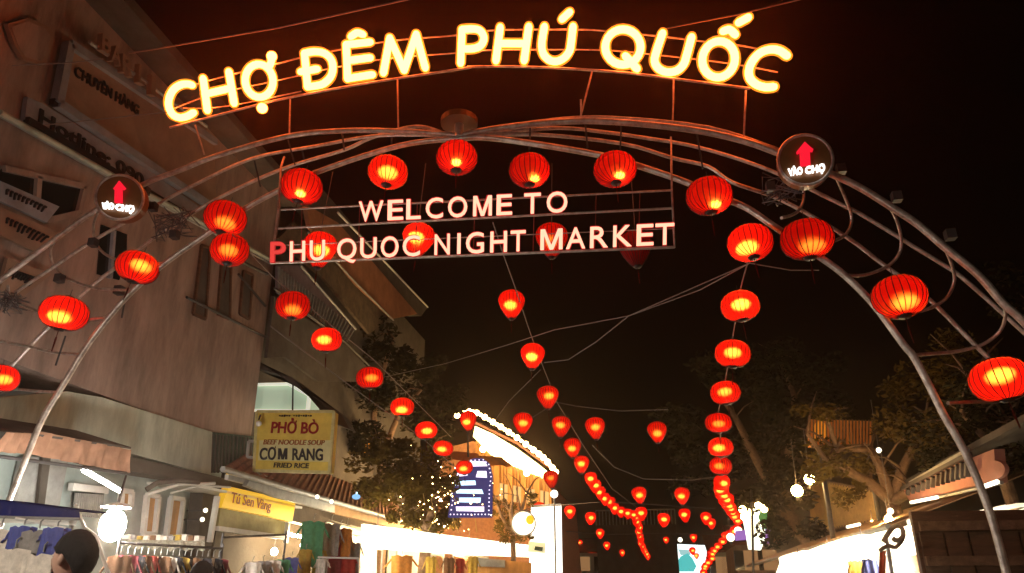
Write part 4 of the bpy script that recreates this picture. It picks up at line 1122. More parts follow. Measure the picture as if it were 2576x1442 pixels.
for k, (u, v, w_) in enumerate(cr):
    hang(u, v, w_, 'r', 'round lantern of the right chain, ' + ['hanging right below the arch lantern', 'second below the arch lantern', 'in the middle of the clear ones', 'level with the cone lantern with a pale bottom', 'second lowest of the clear ones', 'lowest before the chain bunches up'][k], S4, bz=.02 if k < 3 else None)
S5 = 'cone lanterns hung across the street'
for k, (u, v, w_, l) in enumerate([(1315, 1062, 50, 'left of the centre chain over the lit roof'), (1497, 1074, 50, 'right of the centre chain'), (1653, 1084, 50, 'red with a pale bottom, alone before the dark sky'), (1608, 1243, 38, 'above the bend of the centre chain'), (1716, 1245, 38, 'red topped, right of the bend of the centre chain'),
                                   (1386, 1203, 38, 'beside the end of the lit eave'), (1178, 1056, 44, 'dark red amid the roof lights')]):
    hang(u, v, w_, 'c', 'cone lantern ' + l, S5, size=.42)
for k, (u, v, w_) in enumerate([(1434, 1286, 30), (1486, 1302, 30), (1613, 1290, 32), (1670, 1306, 32), (1722, 1294, 32), (1776, 1302, 28), (1790, 1316, 24), (1357, 1277, 30), (1374, 1290, 26)]):
    hang(u, v, w_, 'c', 'small far cone lantern %s' % ['left of the dark railing', 'left of the chain bend', 'just under the chain bend', 'right of the chain bend', 'below the red topped one', 'nearest the right chain', 'touching its neighbour by the right chain', 'against the white banner top', 'right one on the white banner top'][k], 'small cone lanterns far down the street', size=.42, far=True)
for k, (u, v, w_) in enumerate([(1510, 1341, 22), (1420, 1335, 20), (1527, 1372, 19), (1565, 1390, 16), (1574, 1393, 14), (1497, 1385, 14), (1676, 1358, 16), (1446, 1350, 16), (1514, 1414, 13), (1530, 1420, 13), (1553, 1425, 13), (1590, 1417, 12), (1600, 1428, 13), (1610, 1422, 12), (1618, 1436, 13), (1745, 1352, 20), (1742, 1385, 18), (1752, 1398, 14), (1689, 1390, 14), (1701, 1398, 12), (1560, 1436, 12), (1702, 1436, 12), (1720, 1436, 13), (1735, 1438, 12)]):
    o = hang(u, v, w_, 'c', 'tiny red lantern among the crowd at the street end', 'tiny lanterns at the street end', size=.42, far=True)
def chain(ctrl, kind, label, group, n):
    """ctrl: (u, v, width px); evenly spaced in the place between the control points"""
    pts = [P(u, v, d=.44 * F / w_) for u, v, w_ in ctrl]
    L = [0]
    for a, b in zip(pts, pts[1:]): L.append(L[-1] + (b - a).length)
    for i in range(n):
        s = L[-1] * (i + .5) / n
        j = max(k for k in range(len(L) - 1) if L[k] <= s)
        p = pts[j].lerp(pts[j + 1], (s - L[j]) / (L[j + 1] - L[j]))
        src = liteR if kind == 'r' else liteC
        o = copy_tree(src)
        o.location = p + Vector((rng.uniform(-.05, .05), 0, rng.uniform(-.05, .05)))
        sc = .40
        o.scale = (sc, sc, sc)
        o.rotation_euler = (0, 0, R(rng.uniform(-70, 70)))
        tag(o, label, 'lantern', group)
chain([(1478, 1192, 38), (1510, 1240, 33), (1550, 1278, 28), (1592, 1294, 25), (1606, 1320, 22), (1612, 1362, 19), (1630, 1402, 16), (1645, 1441, 13)], 'c', 'small cone lantern in the far part of the centre chain', 'far lanterns of the centre chain', 31)
chain([(1812, 1205, 48), (1822, 1245, 40), (1838, 1285, 33), (1862, 1312, 28)], 'r', 'round lantern in the far part of the right chain', 'far lanterns of the right chain', 14)
chain([(1858, 1325, 26), (1825, 1350, 24), (1795, 1385, 23), (1768, 1441, 21)], 'r', 'round lantern of the chain that curves back under the right chain', 'lanterns of the returning right chain', 14)
chain([(1418, 1355, 16), (1455, 1362, 15), (1490, 1395, 14), (1530, 1436, 12)], 'r', 'round lantern of the low left chain at the street end', 'lanterns of the low left chain', 16)

# ---------------------------------------------------------------- cables
def cable(label, pts, r=.009, m='wire', sag=0):
    q = [P(u, v, d=d) for u, v, d in pts]
    out = []
    for i in range(len(q) - 1):
        for s in range(6):
            t = s / 6
            p = q[i].lerp(q[i + 1], t)
            p.z -= sag * 4 * t * (1 - t)
            out.append(p)
    out.append(q[-1])
    tag(MB().tube(out, r, 5).build('cable', m), label, 'cable')
M['wire_lit'] = mat('pale_cable', (.22, .17, .15), .5, .2, 10)
cable('cable running up from the neon sign to the top edge', [(325, 133, 10), (369, 127, 9.8), (700, 70, 9.2), (970, 11, 8.8), (1200, -40, 8.6)], .01, 'wire_lit')
cable('cable rising right from above the letter Q', [(1679, 71, 9), (1850, 38, 9), (2100, -22, 9)], .008, 'wire_lit')
cable('upper cable from the wall to the first letter', [(30, 165, 9.5), (180, 158, 9.3), (260, 148, 9.2)], .007, 'wire_lit')
cable('lower cable from the wall to the neon rail', [(110, 315, 9.8), (300, 295, 9.5), (420, 282, 9.2)], .007, 'wire_lit')
cable('long slack cable from the right chain to the centre', [(2060, 680, 9), (1990, 680, 9), (1886, 662, 9), (1760, 730, 10), (1582, 795, 11), (1395, 830, 12), (1270, 870, 14), (1120, 915, 18), (960, 950, 24)], .008, 'wire_lit')
cable('slack cable from the right chain down to the centre chain', [(1886, 662, 9), (1582, 795, 10), (1500, 860, 11), (1430, 905, 12), (1370, 912, 12.5)], .008, 'wire_lit')
cable('carrier wire of the left string', [(585, 590, 9.2), (690, 700, 10.2), (830, 815, 11.6), (940, 905, 13), (1080, 1045, 16), (1135, 1100, 18)], .008, 'wire_lit')
cable('second wire below the left string', [(680, 820, 10.5), (880, 970, 13), (1060, 1100, 17), (1150, 1180, 20)], .01)
cable('carrier wire of the centre chain', [(1240, 560, 9), (1266, 640, 10), (1293, 715, 11), (1318, 790, 12), (1340, 855, 13), (1400, 1010, 15.5), (1470, 1125, 19), (1540, 1230, 24), (1600, 1275, 30)], .008, 'wire_lit')
cable('carrier wire of the right chain', [(1886, 640, 9), (1862, 730, 9.5), (1843, 850, 10.5), (1825, 955, 12), (1807, 1035, 13.8), (1813, 1110, 14.7), (1813, 1180, 17), (1850, 1285, 27)], .01, 'wire_lit')
cable('cross wire above the centre cones', [(1340, 1050, 17), (1400, 1012, 16), (1450, 1022, 16), (1560, 1034, 16.5), (1680, 1030, 17)], .01)
cable('cross wire over the two middle cones', [(1490, 1120, 20), (1545, 1175, 21), (1620, 1205, 21), (1740, 1208, 21), (1800, 1200, 21)], .012)
cable('cross wire at the level of the small cones', [(1400, 1272, 28), (1520, 1262, 27), (1650, 1270, 27), (1800, 1280, 27)], .012)
cable('lowest cross wire with tiny lanterns', [(1400, 1335, 38), (1530, 1345, 38), (1660, 1342, 38), (1820, 1345, 38)], .018)
cable('steep wire left of the first cross lantern', [(1200, 1120, 20), (1280, 1010, 18), (1360, 930, 16)], .009)
for i, (u, v, d) in enumerate([(805, 590, 10.3), (1053, 560, 10.8), (1388, 560, 10.8), (1598, 590, 10.3)]):
    p = P(u, v, d=d)
    tag(MB().tube([p, p + Vector((0, .2, 1.1))], .006, 5).build('hanging_wire', 'wire'), 'thin drop wire holding the cone lantern %s' % ['behind PHU', 'behind QUOC', 'behind MARKET', 'under the word MARKET'][i], 'wire', 'drop wires')

# ============================================================ trees
def leaves(m, c, r, n, size, rnd, flat=.8):
    for _ in range(n):
        while True:
            q = Vector((rnd.uniform(-1, 1), rnd.uniform(-1, 1), rnd.uniform(-1, 1)))
            if q.length < 1: break
        p = Vector(c) + Vector((q.x * r, q.y * r, q.z * r * flat))
        a = Vector((rnd.gauss(0, 1), rnd.gauss(0, 1), rnd.gauss(0, .6))).normalized()
        b = a.cross(Vector((rnd.gauss(0, 1), rnd.gauss(0, 1), rnd.gauss(0, 1)))).normalized()
        s = size * rnd.uniform(.6, 1.4)
        m.add([p - a * s, p - b * s * .38, p + a * s, p + b * s * .38], [(0, 1, 2, 3)])
def tree(label, foot, fork, limbs, clumps, leaf, size, seed, density=1.0, r0=.18, name='tree'):
    rnd = random.Random(seed)
    t = thing(name, label, 'tree', (foot[0], foot[1], 0))
    foot, fork = Vector(foot), Vector(fork)
    mid = foot.lerp(fork, .5) + Vector((rnd.uniform(-.15, .15), 0, 0))
    MB().tube([foot, mid, fork], [r0 * 1.3, r0, r0 * .85], 9).build('trunk', 'bark', t)
    for L in limbs:
        pts = [fork] + [Vector(q) for q in L]
        n = len(pts)
        o = MB().tube(pts, [r0 * .7 * (1 - i / n) + .015 for i in range(n)], 7)
        for k in range(6):
            i = rnd.randrange(1, n)
            b = pts[i]
            e = b + Vector((rnd.uniform(-1, 1), rnd.uniform(-.8, .8), rnd.uniform(-.1, 1))) * .9
            o.tube([b, b.lerp(e, .5) + Vector((0, 0, .1)), e], [.035, .022, .01], 5)
        o.build('limb', 'bark', t)
    m = MB()
    for c, r, n in clumps:
        for _ in range(5):
            off = Vector((rnd.uniform(-1, 1), rnd.uniform(-1, 1), rnd.uniform(-.8, .8))) * r * .6
            leaves(m, Vector(c) + off, r * rnd.uniform(.3, .6), int(n * density / 5), size, rnd)
    m.build('crown', leaf, t, kind='stuff')
    return t
def C(u, v, d): return P(u, v, d=d)
# golden lit tree over the left stalls
ft = C(1070, 1441, 22)
tree('golden lit bushy tree over the left market stalls', (ft.x, ft.y, 0), C(1075, 1330, 22), [[C(1040, 1280, 22), C(1000, 1210, 21.5), C(960, 1150, 21)], [C(1090, 1270, 22), C(1100, 1190, 22), C(1080, 1130, 22)], [C(1120, 1290, 23), C(1160, 1240, 23)]],
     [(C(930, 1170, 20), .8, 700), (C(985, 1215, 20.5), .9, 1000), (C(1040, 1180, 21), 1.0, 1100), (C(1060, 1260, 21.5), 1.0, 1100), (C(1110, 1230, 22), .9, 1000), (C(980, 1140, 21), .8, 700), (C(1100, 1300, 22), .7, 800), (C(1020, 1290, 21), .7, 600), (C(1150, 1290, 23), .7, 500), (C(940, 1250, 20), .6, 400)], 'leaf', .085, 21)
ft = C(950, 1441, 27)
tree('dark tree behind the left string of lanterns', (ft.x, ft.y, 0), C(960, 1150, 27), [[C(940, 1050, 27), C(960, 950, 27), C(990, 850, 27)], [C(1000, 1050, 27), C(1060, 980, 27)], [C(900, 1080, 27), C(870, 1000, 26)]],
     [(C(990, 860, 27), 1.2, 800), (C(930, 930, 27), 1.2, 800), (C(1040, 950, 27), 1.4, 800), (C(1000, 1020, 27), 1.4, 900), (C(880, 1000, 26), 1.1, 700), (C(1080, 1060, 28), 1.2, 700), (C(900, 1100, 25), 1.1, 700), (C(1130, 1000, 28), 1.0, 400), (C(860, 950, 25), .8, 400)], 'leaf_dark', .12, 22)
hung_bulb('added gold flood bulb in the branches below the round sign', 1300, 1318, -4.8, .1, BG, .3)  # flood added to light the small tree that follows
hung_bulb('added gold flood bulb among the leaves left of the LED sign', 1105, 1255, -7.6, .08, BG, .3)  # further flood added inside the golden tree
ft = C(1292, 1441, 26)
tree('small gold lit tree between the LED sign and the round sign', (ft.x, ft.y, 0), C(1290, 1345, 26), [[C(1262, 1300, 26), C(1245, 1250, 26)], [C(1310, 1290, 26), C(1325, 1240, 26)], [C(1285, 1290, 25.5), C(1290, 1245, 25.5)]],
     [(C(1258, 1305, 26), .5, 260), (C(1300, 1290, 26), .5, 260), (C(1330, 1255, 26), .4, 180), (C(1270, 1340, 25.5), .5, 240), (C(1318, 1338, 25.5), .4, 200), (C(1250, 1262, 26), .35, 120)], 'leaf', .07, 27, r0=.1)
# right: huge faint crown and the forked tree
ft = C(1960, 1441, 30)
tree('large faint dark tree in the night sky on the right of the street', (ft.x + 3, ft.y, 0), C(1960, 1260, 30), [[C(1900, 1150, 30), C(1850, 1050, 30), C(1800, 980, 30)], [C(1990, 1120, 30), C(2000, 1000, 30), C(1960, 900, 30)], [C(2040, 1180, 30), C(2080, 1100, 30)]],
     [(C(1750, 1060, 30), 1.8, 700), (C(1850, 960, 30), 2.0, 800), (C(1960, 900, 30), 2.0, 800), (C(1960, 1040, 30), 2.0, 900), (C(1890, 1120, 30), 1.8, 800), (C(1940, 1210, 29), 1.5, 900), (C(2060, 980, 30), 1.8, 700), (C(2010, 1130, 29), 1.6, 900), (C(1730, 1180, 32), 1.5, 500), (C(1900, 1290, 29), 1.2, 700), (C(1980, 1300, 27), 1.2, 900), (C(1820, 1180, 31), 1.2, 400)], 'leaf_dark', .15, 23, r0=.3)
fk = C(2245, 1262, 16)
tree('forked tree with lamp lit bark at the right before the balcony', (fk.x + .3, fk.y, 0), fk, [[C(2190, 1215, 16), C(2140, 1190, 16), C(2080, 1160, 16), C(2030, 1090, 16)], [C(2215, 1180, 16), C(2190, 1130, 16.2), C(2105, 1130, 16), C(2080, 1050, 16)], [C(2270, 1180, 16), C(2300, 1120, 16.2), C(2330, 1040, 16.5)], [C(2300, 1230, 15.5), C(2360, 1180, 15.5), C(2440, 1100, 15.5)]],
     [(C(2080, 1160, 16), .7, 500), (C(2050, 1040, 16), .5, 250), (C(2300, 1090, 16), .9, 900), (C(2360, 1020, 16), .9, 900), (C(2420, 950, 15.5), .9, 700), (C(2320, 980, 16), .8, 500), (C(2440, 1080, 15.5), .8, 500), (C(2200, 1160, 16.5), .6, 400), (C(2380, 900, 16), .7, 400), (C(2480, 1050, 15), .7, 400), (C(2150, 1230, 16), .5, 300)], 'leaf', .075, 24, r0=.16)

# ============================================================ centre-left: lit building and signs
YC = 34.0
a_, b_ = P(1150, 1200, Y=YC), P(1400, 1215, Y=YC)
lb = thing('lit_house', 'orange house with a blazing light strip along its sloping eave', 'building', ((a_.x + b_.x) / 2, YC, 0))
MB().prism([(a_.x - 1, YC + .4, 0), (b_.x, YC + .4, 0), P(1385, 1215, Y=YC + .4), P(1190, 1110, Y=YC + .4), P(1110, 1130, Y=YC + .4)], (0, 12, 0)).build('wall', 'brick', lb)
MB().prism([P(u, v, Y=YC) for u, v in ((1195, 1072), (1240, 1092), (1300, 1128), (1352, 1166), (1395, 1200), (1395, 1214), (1350, 1196), (1290, 1172), (1232, 1142), (1190, 1098))], (0, .4, 0)).build('eave', glow('eave_glow', (1, .72, .3), 7), lb)
MB().prism([P(u, v, Y=YC - .5) for u, v in ((1185, 1062), (1300, 1118), (1400, 1192))] + [P(u, v, Y=YC + 9) for u, v in ((1400, 1186), (1300, 1112), (1185, 1058))], (0, 0, .12)).build('roof', 'roof_red', lb)
m = MB()
for k in range(24):
    u = 1200 + k * 8
    v = 1110 + (u - 1200) * .52
    m.bar(P(u, v, Y=YC + .1), P(u, v + 80, Y=YC + .1), .1, .1)
m.build('facade_slats', 'orange_wood', lb, kind='stuff')
for k in range(4):
    u = 1250 + k * 34
    MB().bar(P(u, 1165 + k * 14, Y=YC - .1), P(u, 1330, Y=YC - .1), .22, .22).build('pilaster', 'orange_wood', lb)
    o = poly([(u + 6, 1215 + k * 6), (u + 28, 1220 + k * 6), (u + 28, 1262 + k * 4), (u + 6, 1258 + k * 4)], (0, .1, 0), 'window', glow('warm_window', (1, .55, .18), 1.2), lb, Y=YC)
    MB().bar(P(u + 17, 1218 + k * 6, Y=YC - .05), P(u + 17, 1260 + k * 4, Y=YC - .05), .06, .06).build('mullion', 'wood', o)
for k in range(3):
    p = P(1215 + k * 55, 1130 + k * 30, Y=YC - 1.2)
    MB().ball(p, .14, 8, 6).build('flood_lamp', glow('facade_flood', (1, .55, .2), 70), lb)
fs1 = thing('string_lights', 'string of warm bulbs above the blazing eave', 'string lights', tuple(P(1250, 1080, Y=YC - 1)))
pl = [(1150, 1045), (1190, 1036), (1240, 1062), (1290, 1094), (1342, 1132), (1372, 1156), (1398, 1188)]
pl = spl(pl, 5)
MB().tube([P(u, v, Y=YC - 1) for u, v in pl], .02).build('wire', 'wire', fs1)
for i in range(0, len(pl), 1):
    MB().ball(P(*pl[i], Y=YC - 1), .08 if i % 2 else .13, 8, 6).build('bulb', 'fairy', fs1)
rs = thing('red_awnings', 'two red and orange lit awnings left of the LED sign', 'awning', tuple(P(1150, 1150, Y=30)))
sheet('cloth', mat('orange_awning', (.6, .12, .03), .7, .2, 5), rs, P(1130, 1135, Y=30), P(1200, 1140, Y=30), P(1215, 1162, Y=29.5), P(1110, 1158, Y=29.5), 10, 3, .03, 1, 4)
sheet('cloth', mat('orange_awning2', (.7, .2, .05), .7, .2, 5), rs, P(1195, 1145, Y=29), P(1262, 1150, Y=29), P(1290, 1172, Y=28.5), P(1225, 1172, Y=28.5), 10, 3, .03, 2, 4)
# blue LED sign
Y1 = 22.0
z9 = cc(1106.8, 1126.9, .1395)
ls = thing('led_sign', 'navy LED board with an arched top and rows of white and cyan lights', 'sign', tuple(P(1180, 1300, Y=Y1)))
outl = z9([(140, 1250), (920, 1250), (930, 480), (870, 260), (760, 185), (600, 185), (470, 260), (300, 500), (220, 720)])
poly(outl, (0, .2, 0), 'board', 'led_navy', ls, Y=Y1)
zr = lambda a: [P(u, v, Y=Y1 - .04) for u, v in z9(a)]
for q, mm in (([(500, 235), (820, 250), (860, 330), (440, 340)], 'led_violet'), ([(330, 420), (500, 400), (500, 500), (300, 520)], 'led_violet'), ([(680, 420), (840, 420), (850, 540), (650, 530)], 'led_violet'),
              ([(300, 600), (640, 590), (650, 670), (280, 680)], 'led_blue'), ([(290, 750), (760, 750), (790, 830), (300, 820)], 'led_blue'), ([(350, 900), (740, 900), (730, 990), (350, 980)], 'led_blue'), ([(290, 1060), (800, 1060), (800, 1150), (300, 1140)], 'led_violet')):
    A = zr(q)
    n = 9
    m = MB()
    for i in range(n):                                   # each row is a run of lit blocks
        a, b = i / n, (i + .93) / n
        m.prism([A[0].lerp(A[1], a), A[0].lerp(A[1], b), A[3].lerp(A[2], b), A[3].lerp(A[2], a)], (0, -.03, 0))
    m.build('light_row', mm, ls)
rim = zr([(190, 1200), (230, 950), (210, 760), (300, 520), (440, 300), (560, 225), (780, 215), (880, 300), (920, 520), (890, 760), (880, 1200), (190, 1200)])
for i in range(len(rim) - 1):
    k = max(2, int((rim[i + 1] - rim[i]).length / .1))
    m = MB()
    for j in range(k): m.ball(rim[i].lerp(rim[i + 1], j / k), .022, 6, 4)
    m.build('border_lights', 'led_violet', ls)
MB().tube([P(1178, 1150, Y=Y1), P(1176, 1090, Y=Y1)], .03).build('hanger', 'dark_metal', ls)
for k, (u, v, r) in enumerate(((1192, 1192, 16), (1214, 1208, 22))):
    o = hang(u, v, r * 1.7, 'r', 'pinkish lantern in front of the LED sign, %s of two' % ['upper', 'lower'][k], 'lanterns before the LED sign', size=.44, far=True)
# white banner, round sign
t = thing('banner', 'tall overexposed white banner right of the round sign', 'banner', tuple(P(1374, 1441, Y=27)))
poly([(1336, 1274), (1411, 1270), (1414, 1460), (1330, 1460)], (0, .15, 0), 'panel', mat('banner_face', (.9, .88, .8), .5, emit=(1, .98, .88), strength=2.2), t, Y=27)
text(MB(), '8', P(1396, 1392, Y=26.95), P(1404, 1392, Y=26.95), P(1396, 1378, Y=26.95), .02).build('print', 'plaster_pale', t)
MB().bar(P(1336, 1274, Y=26.95), P(1411, 1270, Y=26.95), .08, .08).build('frame', 'white_paint', t)
t = thing('round_sign', 'round white sign with an orange figure left of the banner', 'sign', tuple(P(1317, 1346, Y=26)))
MB().prism([P(1317 + 29 * math.cos(a), 1317 + 30 * math.sin(a), Y=26) for a in [i * math.pi / 14 for i in range(28)]], (0, .15, 0)).build('disc', mat('disc_white', (.9, .85, .75), .5, emit=(1, .93, .8), strength=1.5), t)
MB().prism([P(1333 + 10 * math.cos(a), 1308 + 12 * math.sin(a), Y=25.97) for a in [i * math.pi / 8 for i in range(16)]], (0, .02, 0)).build('figure', 'yellow_sign', t)
MB().tube([P(1317 + 30 * math.cos(a), 1317 + 31 * math.sin(a), Y=26) for a in [i * math.pi / 14 for i in range(29)]], .025).build('rim', 'metal_grey', t)
t = thing('box_sign', 'small pale sign under the round sign', 'sign', tuple(P(1346, 1385, Y=25)))
poly([(1330, 1362), (1372, 1366), (1370, 1392), (1328, 1388)], (0, .1, 0), 'panel', mat('box_sign_face', (.8, .8, .55), .5, emit=(.9, .85, .5), strength=.6), t, Y=25)
poly([(1346, 1374), (1366, 1377), (1364, 1387), (1344, 1384)], (0, .02, 0), 'print', 'green_panel', t, Y=24.96)
# orange lamp box and blue lamp in the dark tree, tiny bulbs
t = thing('window_light', 'small lit amber window in the dark trees', 'window', tuple(P(925, 1130, d=27)))
poly([(902, 1112), (946, 1114), (946, 1152), (908, 1148)], (0, .1, 0), 'pane', glow('amber_pane', (1, .36, .03), .8), t, Y=24)
MB().bar(P(902, 1111, Y=23.9), P(948, 1113, Y=23.9), .08, .08).bar(P(924, 1112, Y=23.9), P(924, 1150, Y=23.9), .05, .05).build('frame', 'dark_metal', t)
t = thing('blue_lamp', 'small pale blue lamp over the lean-to roof', 'lamp', tuple(P(895, 1253, Y=17)))
MB().ball(P(896, 1250, Y=17), .1, 10, 6, .6).build('shade', glow('blue_lamp_glow', (.3, .6, 1), 1.1), t)
MB().tube([P(896, 1246, Y=17), P(898, 1238, Y=17)], .02).build('stem', 'led_blue', t)
t = thing('fairy_lights', 'strings of tiny gold lights wound through the golden tree', 'string lights', tuple(C(1060, 1300, 21)))
m = MB()
r2 = random.Random(5)
for i in range(100):
    u, v = r2.gauss(1110, 60), r2.gauss(1262, 45)
    if v < 1120 or u < 930: continue
    m.ball(P(u, v, d=r2.uniform(19.8, 23)), r2.uniform(.006, .02), 5, 4)
m.build('lights', 'fairy', t, kind='stuff')
for k in range(5):
    q = [P(1000 + k * 45 + r2.uniform(-25, 25), 1340 - j * 38 + r2.uniform(-12, 12), d=21 + .3 * k) for j in range(5)]
    MB().tube(q, .012).build('cord', mat('gold_cord', (.5, .35, .1), .5), t)

# ---------------------------------------------------------------- warm flood lamps that light the tree and eaves (seen as bright points)
def lamp(label, p, r, m, group=None, pole=None):
    t = thing('street_lamp', label, 'lamp', tuple(p), group)
    MB().ball(p, r, 10, 8).build('globe', m, t)
    MB().tube([p, p + Vector((0, .05, -r * 1.6))], r * .3).build('neck', 'dark_metal', t)
    if not pole: MB().tube([p + Vector((0, 0, r * .9)), p + Vector((.03, .02, r + 1.1))], .008, 5).build('cord', 'wire', t)
    if pole: MB().tube([p - Vector((0, 0, r)), (p.x, p.y, 0)], .03).build('pole', 'metal_grey', t)
    return t
lamp('small globe lamp left of the corrugated wall, lower of two', P(2005, 1235, d=18), .135, 'globe_strong', 'globe lamps')
lamp('small globe lamp touching the corrugated wall, upper of two', P(2037, 1206, d=18), .125, 'globe_strong', 'globe lamps')
lamp('bare white bulb on the forked tree trunk', P(2240, 1286, d=14.5), .06, 'white_glow')
lamp('white lamp at the top of the banner', P(1394, 1243, Y=26.5), .13, glow('banner_lamp', (1, .97, .9), 5), None, True)
lamp('pale lamp beside the returning chain, left of two', P(1710, 1352, d=30) if False else P(1711 + 0, 1358, d=40), .12, 'white_glow')
lamp('white lamp beside the violet sign, upper of two', P(1744 + 0, 1330, d=36) if False else P(1857, 1336, d=30), .16, 'white_glow')
lamp('white lamp beside the violet sign, lower of two', P(1712 + 126, 1352, d=30), .16, 'white_glow')
lamp('tiny lamp with a green shade before the orange billboard', P(2211, 1133, d=17), .06, 'white_glow')

# ============================================================ street end and right side
t = thing('billboard', 'white and teal lit billboard at the far end of the street', 'billboard', tuple(P(1720, 1441, Y=62)))
poly([(1662, 1367), (1778, 1372), (1776, 1441), (1660, 1441)], (0, .3, 0), 'panel', mat('billboard_face', (.8, .85, .85), .4, emit=(.85, .95, .95), strength=1.8), t, Y=62)
g = MB()
for q in ([(1700, 1420), (1712, 1400), (1730, 1392), (1742, 1405), (1752, 1425), (1745, 1438), (1705, 1438)],):
    g.prism([P(u, v, Y=61.9) for u, v in q], (0, -.1, 0))
g.build('teal_print', glow('teal_print', (.12, .75, .72), .8), t)
poly([(1706, 1382), (1734, 1384), (1738, 1396), (1712, 1397)], (0, -.08, 0), 'pale_print', glow('pale_teal', (.5, .85, .85), .8), t, Y=61.9)
for (u, v) in ((1688, 1394), (1694, 1404)):
    MB().ball(P(u, v, Y=61.7), .3, 8, 6).build('figure', 'brick', t)
a = P(1662, 1441, Y=62.2); b = P(1776, 1441, Y=62.2)
MB().tube([a, (a.x, a.y, 0)], .12).build('post', 'metal_grey', t)
MB().tube([b, (b.x, b.y, 0)], .12).build('post', 'metal_grey', t)
# green white violet sign
t = thing('lit_pillar_sign', 'tall white lit sign with green and violet edges right of the right chain', 'sign', tuple(P(1896, 1380, Y=31)))
poly([(1866, 1284), (1920, 1276), (1926, 1352), (1914, 1384), (1884, 1382)], (0, .2, 0), 'panel', mat('pillar_face', (.85, .95, .8), .5, emit=(.92, 1, .85), strength=1.8), t, Y=31)
poly([(1918, 1278), (1930, 1284), (1930, 1330), (1920, 1330), (1908, 1300)], (0, .22, 0), 'green_edge', glow('green_edge', (.1, .35, .08), .6), t, Y=30.9)
poly([(1850, 1336), (1940, 1326), (1944, 1366), (1914, 1368), (1912, 1356), (1850, 1360)], (0, .1, 0), 'violet_edge', glow('violet_edge', (.5, .22, .75), .7), t, Y=31.15)
for k, (u, v) in enumerate(((1868, 1282), (1884, 1290), (1908, 1272), (1922, 1280), (1872, 1300))):
    MB().ball(P(u, v, Y=30.6), .14, 8, 6).build('bulb', 'fairy', t)
MB().tube([P(1895, 1441, Y=30.5), P(1893, 1330, Y=30.5), P(1890, 1230, Y=30.5)], .05).build('pole', 'dark_metal', t)
DIMW = glow('dim_window', (1, .5, .2), .3)
# far row of roofs/houses behind the lanterns
for k, (u0, u1, v0, Y, mt, lab) in enumerate([(1418, 1560, 1392, 58, 'plaster_pale', 'low far house behind the white banner'), (1560, 1660, 1405, 66, 'plaster_dark', 'dark far house left of the billboard'), (1790, 1850, 1390, 50, 'plaster_pale', 'pale slatted far house right of the billboard'), (1850, 1945, 1372, 42, 'plaster_brown', 'brown far house under the violet sign')]):
    p0, p1 = P(u0, v0, Y=Y), P(u1, v0, Y=Y)
    t = thing('far_house', lab, 'building', ((p0.x + p1.x) / 2, Y, 0))
    MB().box((p0.x, Y, 0), (p1.x, Y + 6, p0.z)).build('wall', mt, t)
    MB().prism([(p0.x - .3, Y - .4, p0.z), (p1.x + .3, Y - .4, p0.z), (p1.x + .3, Y + 3, p0.z + 1.1), (p0.x - .3, Y + 3, p0.z + 1.1)], (0, 0, .12)).build('roof', 'roof_red', t)
    for j in range(4):
        x = p0.x + (p1.x - p0.x) * (j + .5) / 4
        MB().box((x - .35, Y - .04, p0.z - 1.2), (x + .35, Y, p0.z - .25)).build('window', DIMW if j % 2 else M['glass_dark'], t)
# dark house with railing behind the chains
t = thing('roof_terrace', 'dark terrace with a faint railing behind the centre chain', 'building', tuple(P(1560, 1300, Y=56)))
p0, p1 = P(1500, 1322, Y=56), P(1700, 1322, Y=56)
MB().box((p0.x, 56, 0), (p1.x, 60, p0.z)).build('wall', 'plaster_dark', t)
m = MB()
for i in range(24):
    x = p0.x + (p1.x - p0.x) * i / 23
    m.bar((x, 56, p0.z), (x, 56, p0.z + 1), .07, .07)
m.bar((p0.x, 56, p0.z + 1), (p1.x, 56, p0.z + 1), .09, .09)
m.build('railing', 'metal_grey', t, kind='stuff')

# right side stall: white canopy blazing from below
s = thing('market_stall', 'blazing white canopied stall on the right with an ornate end', 'market stall', (4, 15, 0))
XS = 3.6
a0, a1 = P(2228, 1345, X=XS), P(1960, 1402, X=XS)
far_z = a1.z
A, B = Vector((XS, a0.y, a0.z)), Vector((XS, a1.y, a1.z))
C_, D_ = Vector((XS + 2.6, a1.y, a1.z + .9)), Vector((XS + 2.6, a0.y, a0.z + .5))
sheet('canopy', 'tarp_white', s, A, B, C_, D_, 26, 10, .03, 3, 9)
sheet('valance', 'tarp_white', s, A, B, B - Vector((0, 0, .3)), A - Vector((0, 0, .3)), 50, 3, .02, 5, 26)
sheet('end_cloth', 'tarp_white', s, D_ + Vector((0, .05, -.05)), A + Vector((0, .05, 0)), A + Vector((0, .05, -.35)), D_ + Vector((0, .05, -.5)), 10, 3, .02, 8, 5)
MB().box((XS + 2.6, a0.y + .1, 0), (XS + 2.66, a1.y, a0.z + .4)).build('back_wall', 'white_paint', s)
for yy in (a0.y, (a0.y + a1.y) / 2, a1.y): MB().tube([(XS, yy, 0), (XS, yy, a0.z)], .03).build('post', 'metal_grey', s)
for k in range(8):
    y = a0.y + (a1.y - a0.y) * (k + .5) / 8
    MB().tube([(XS + .9, y - .5, a0.z - .05), (XS + .9, y + .5, a0.z - .05)], .035, 8, 'round').build('tube_lamp', 'white_lamp', s)
o = poly([(1946, 1460), (1962, 1414), (2060, 1374), (2120, 1354), (2165, 1344), (2212, 1349), (2206, 1460)], (.05, 0, 0), 'glare_panel', mat('glare_panel_face', (.9, .88, .75), .6, emit=(1, .92, .66), strength=2.2), s, X=XS - .05)  # added glowing panel, the stall's white glare put in as emission
dr = thing('curled_ornament', 'curled carved ornament at the near end of the right stall roof', 'ornament', tuple(P(2240, 1340, Y=12)))
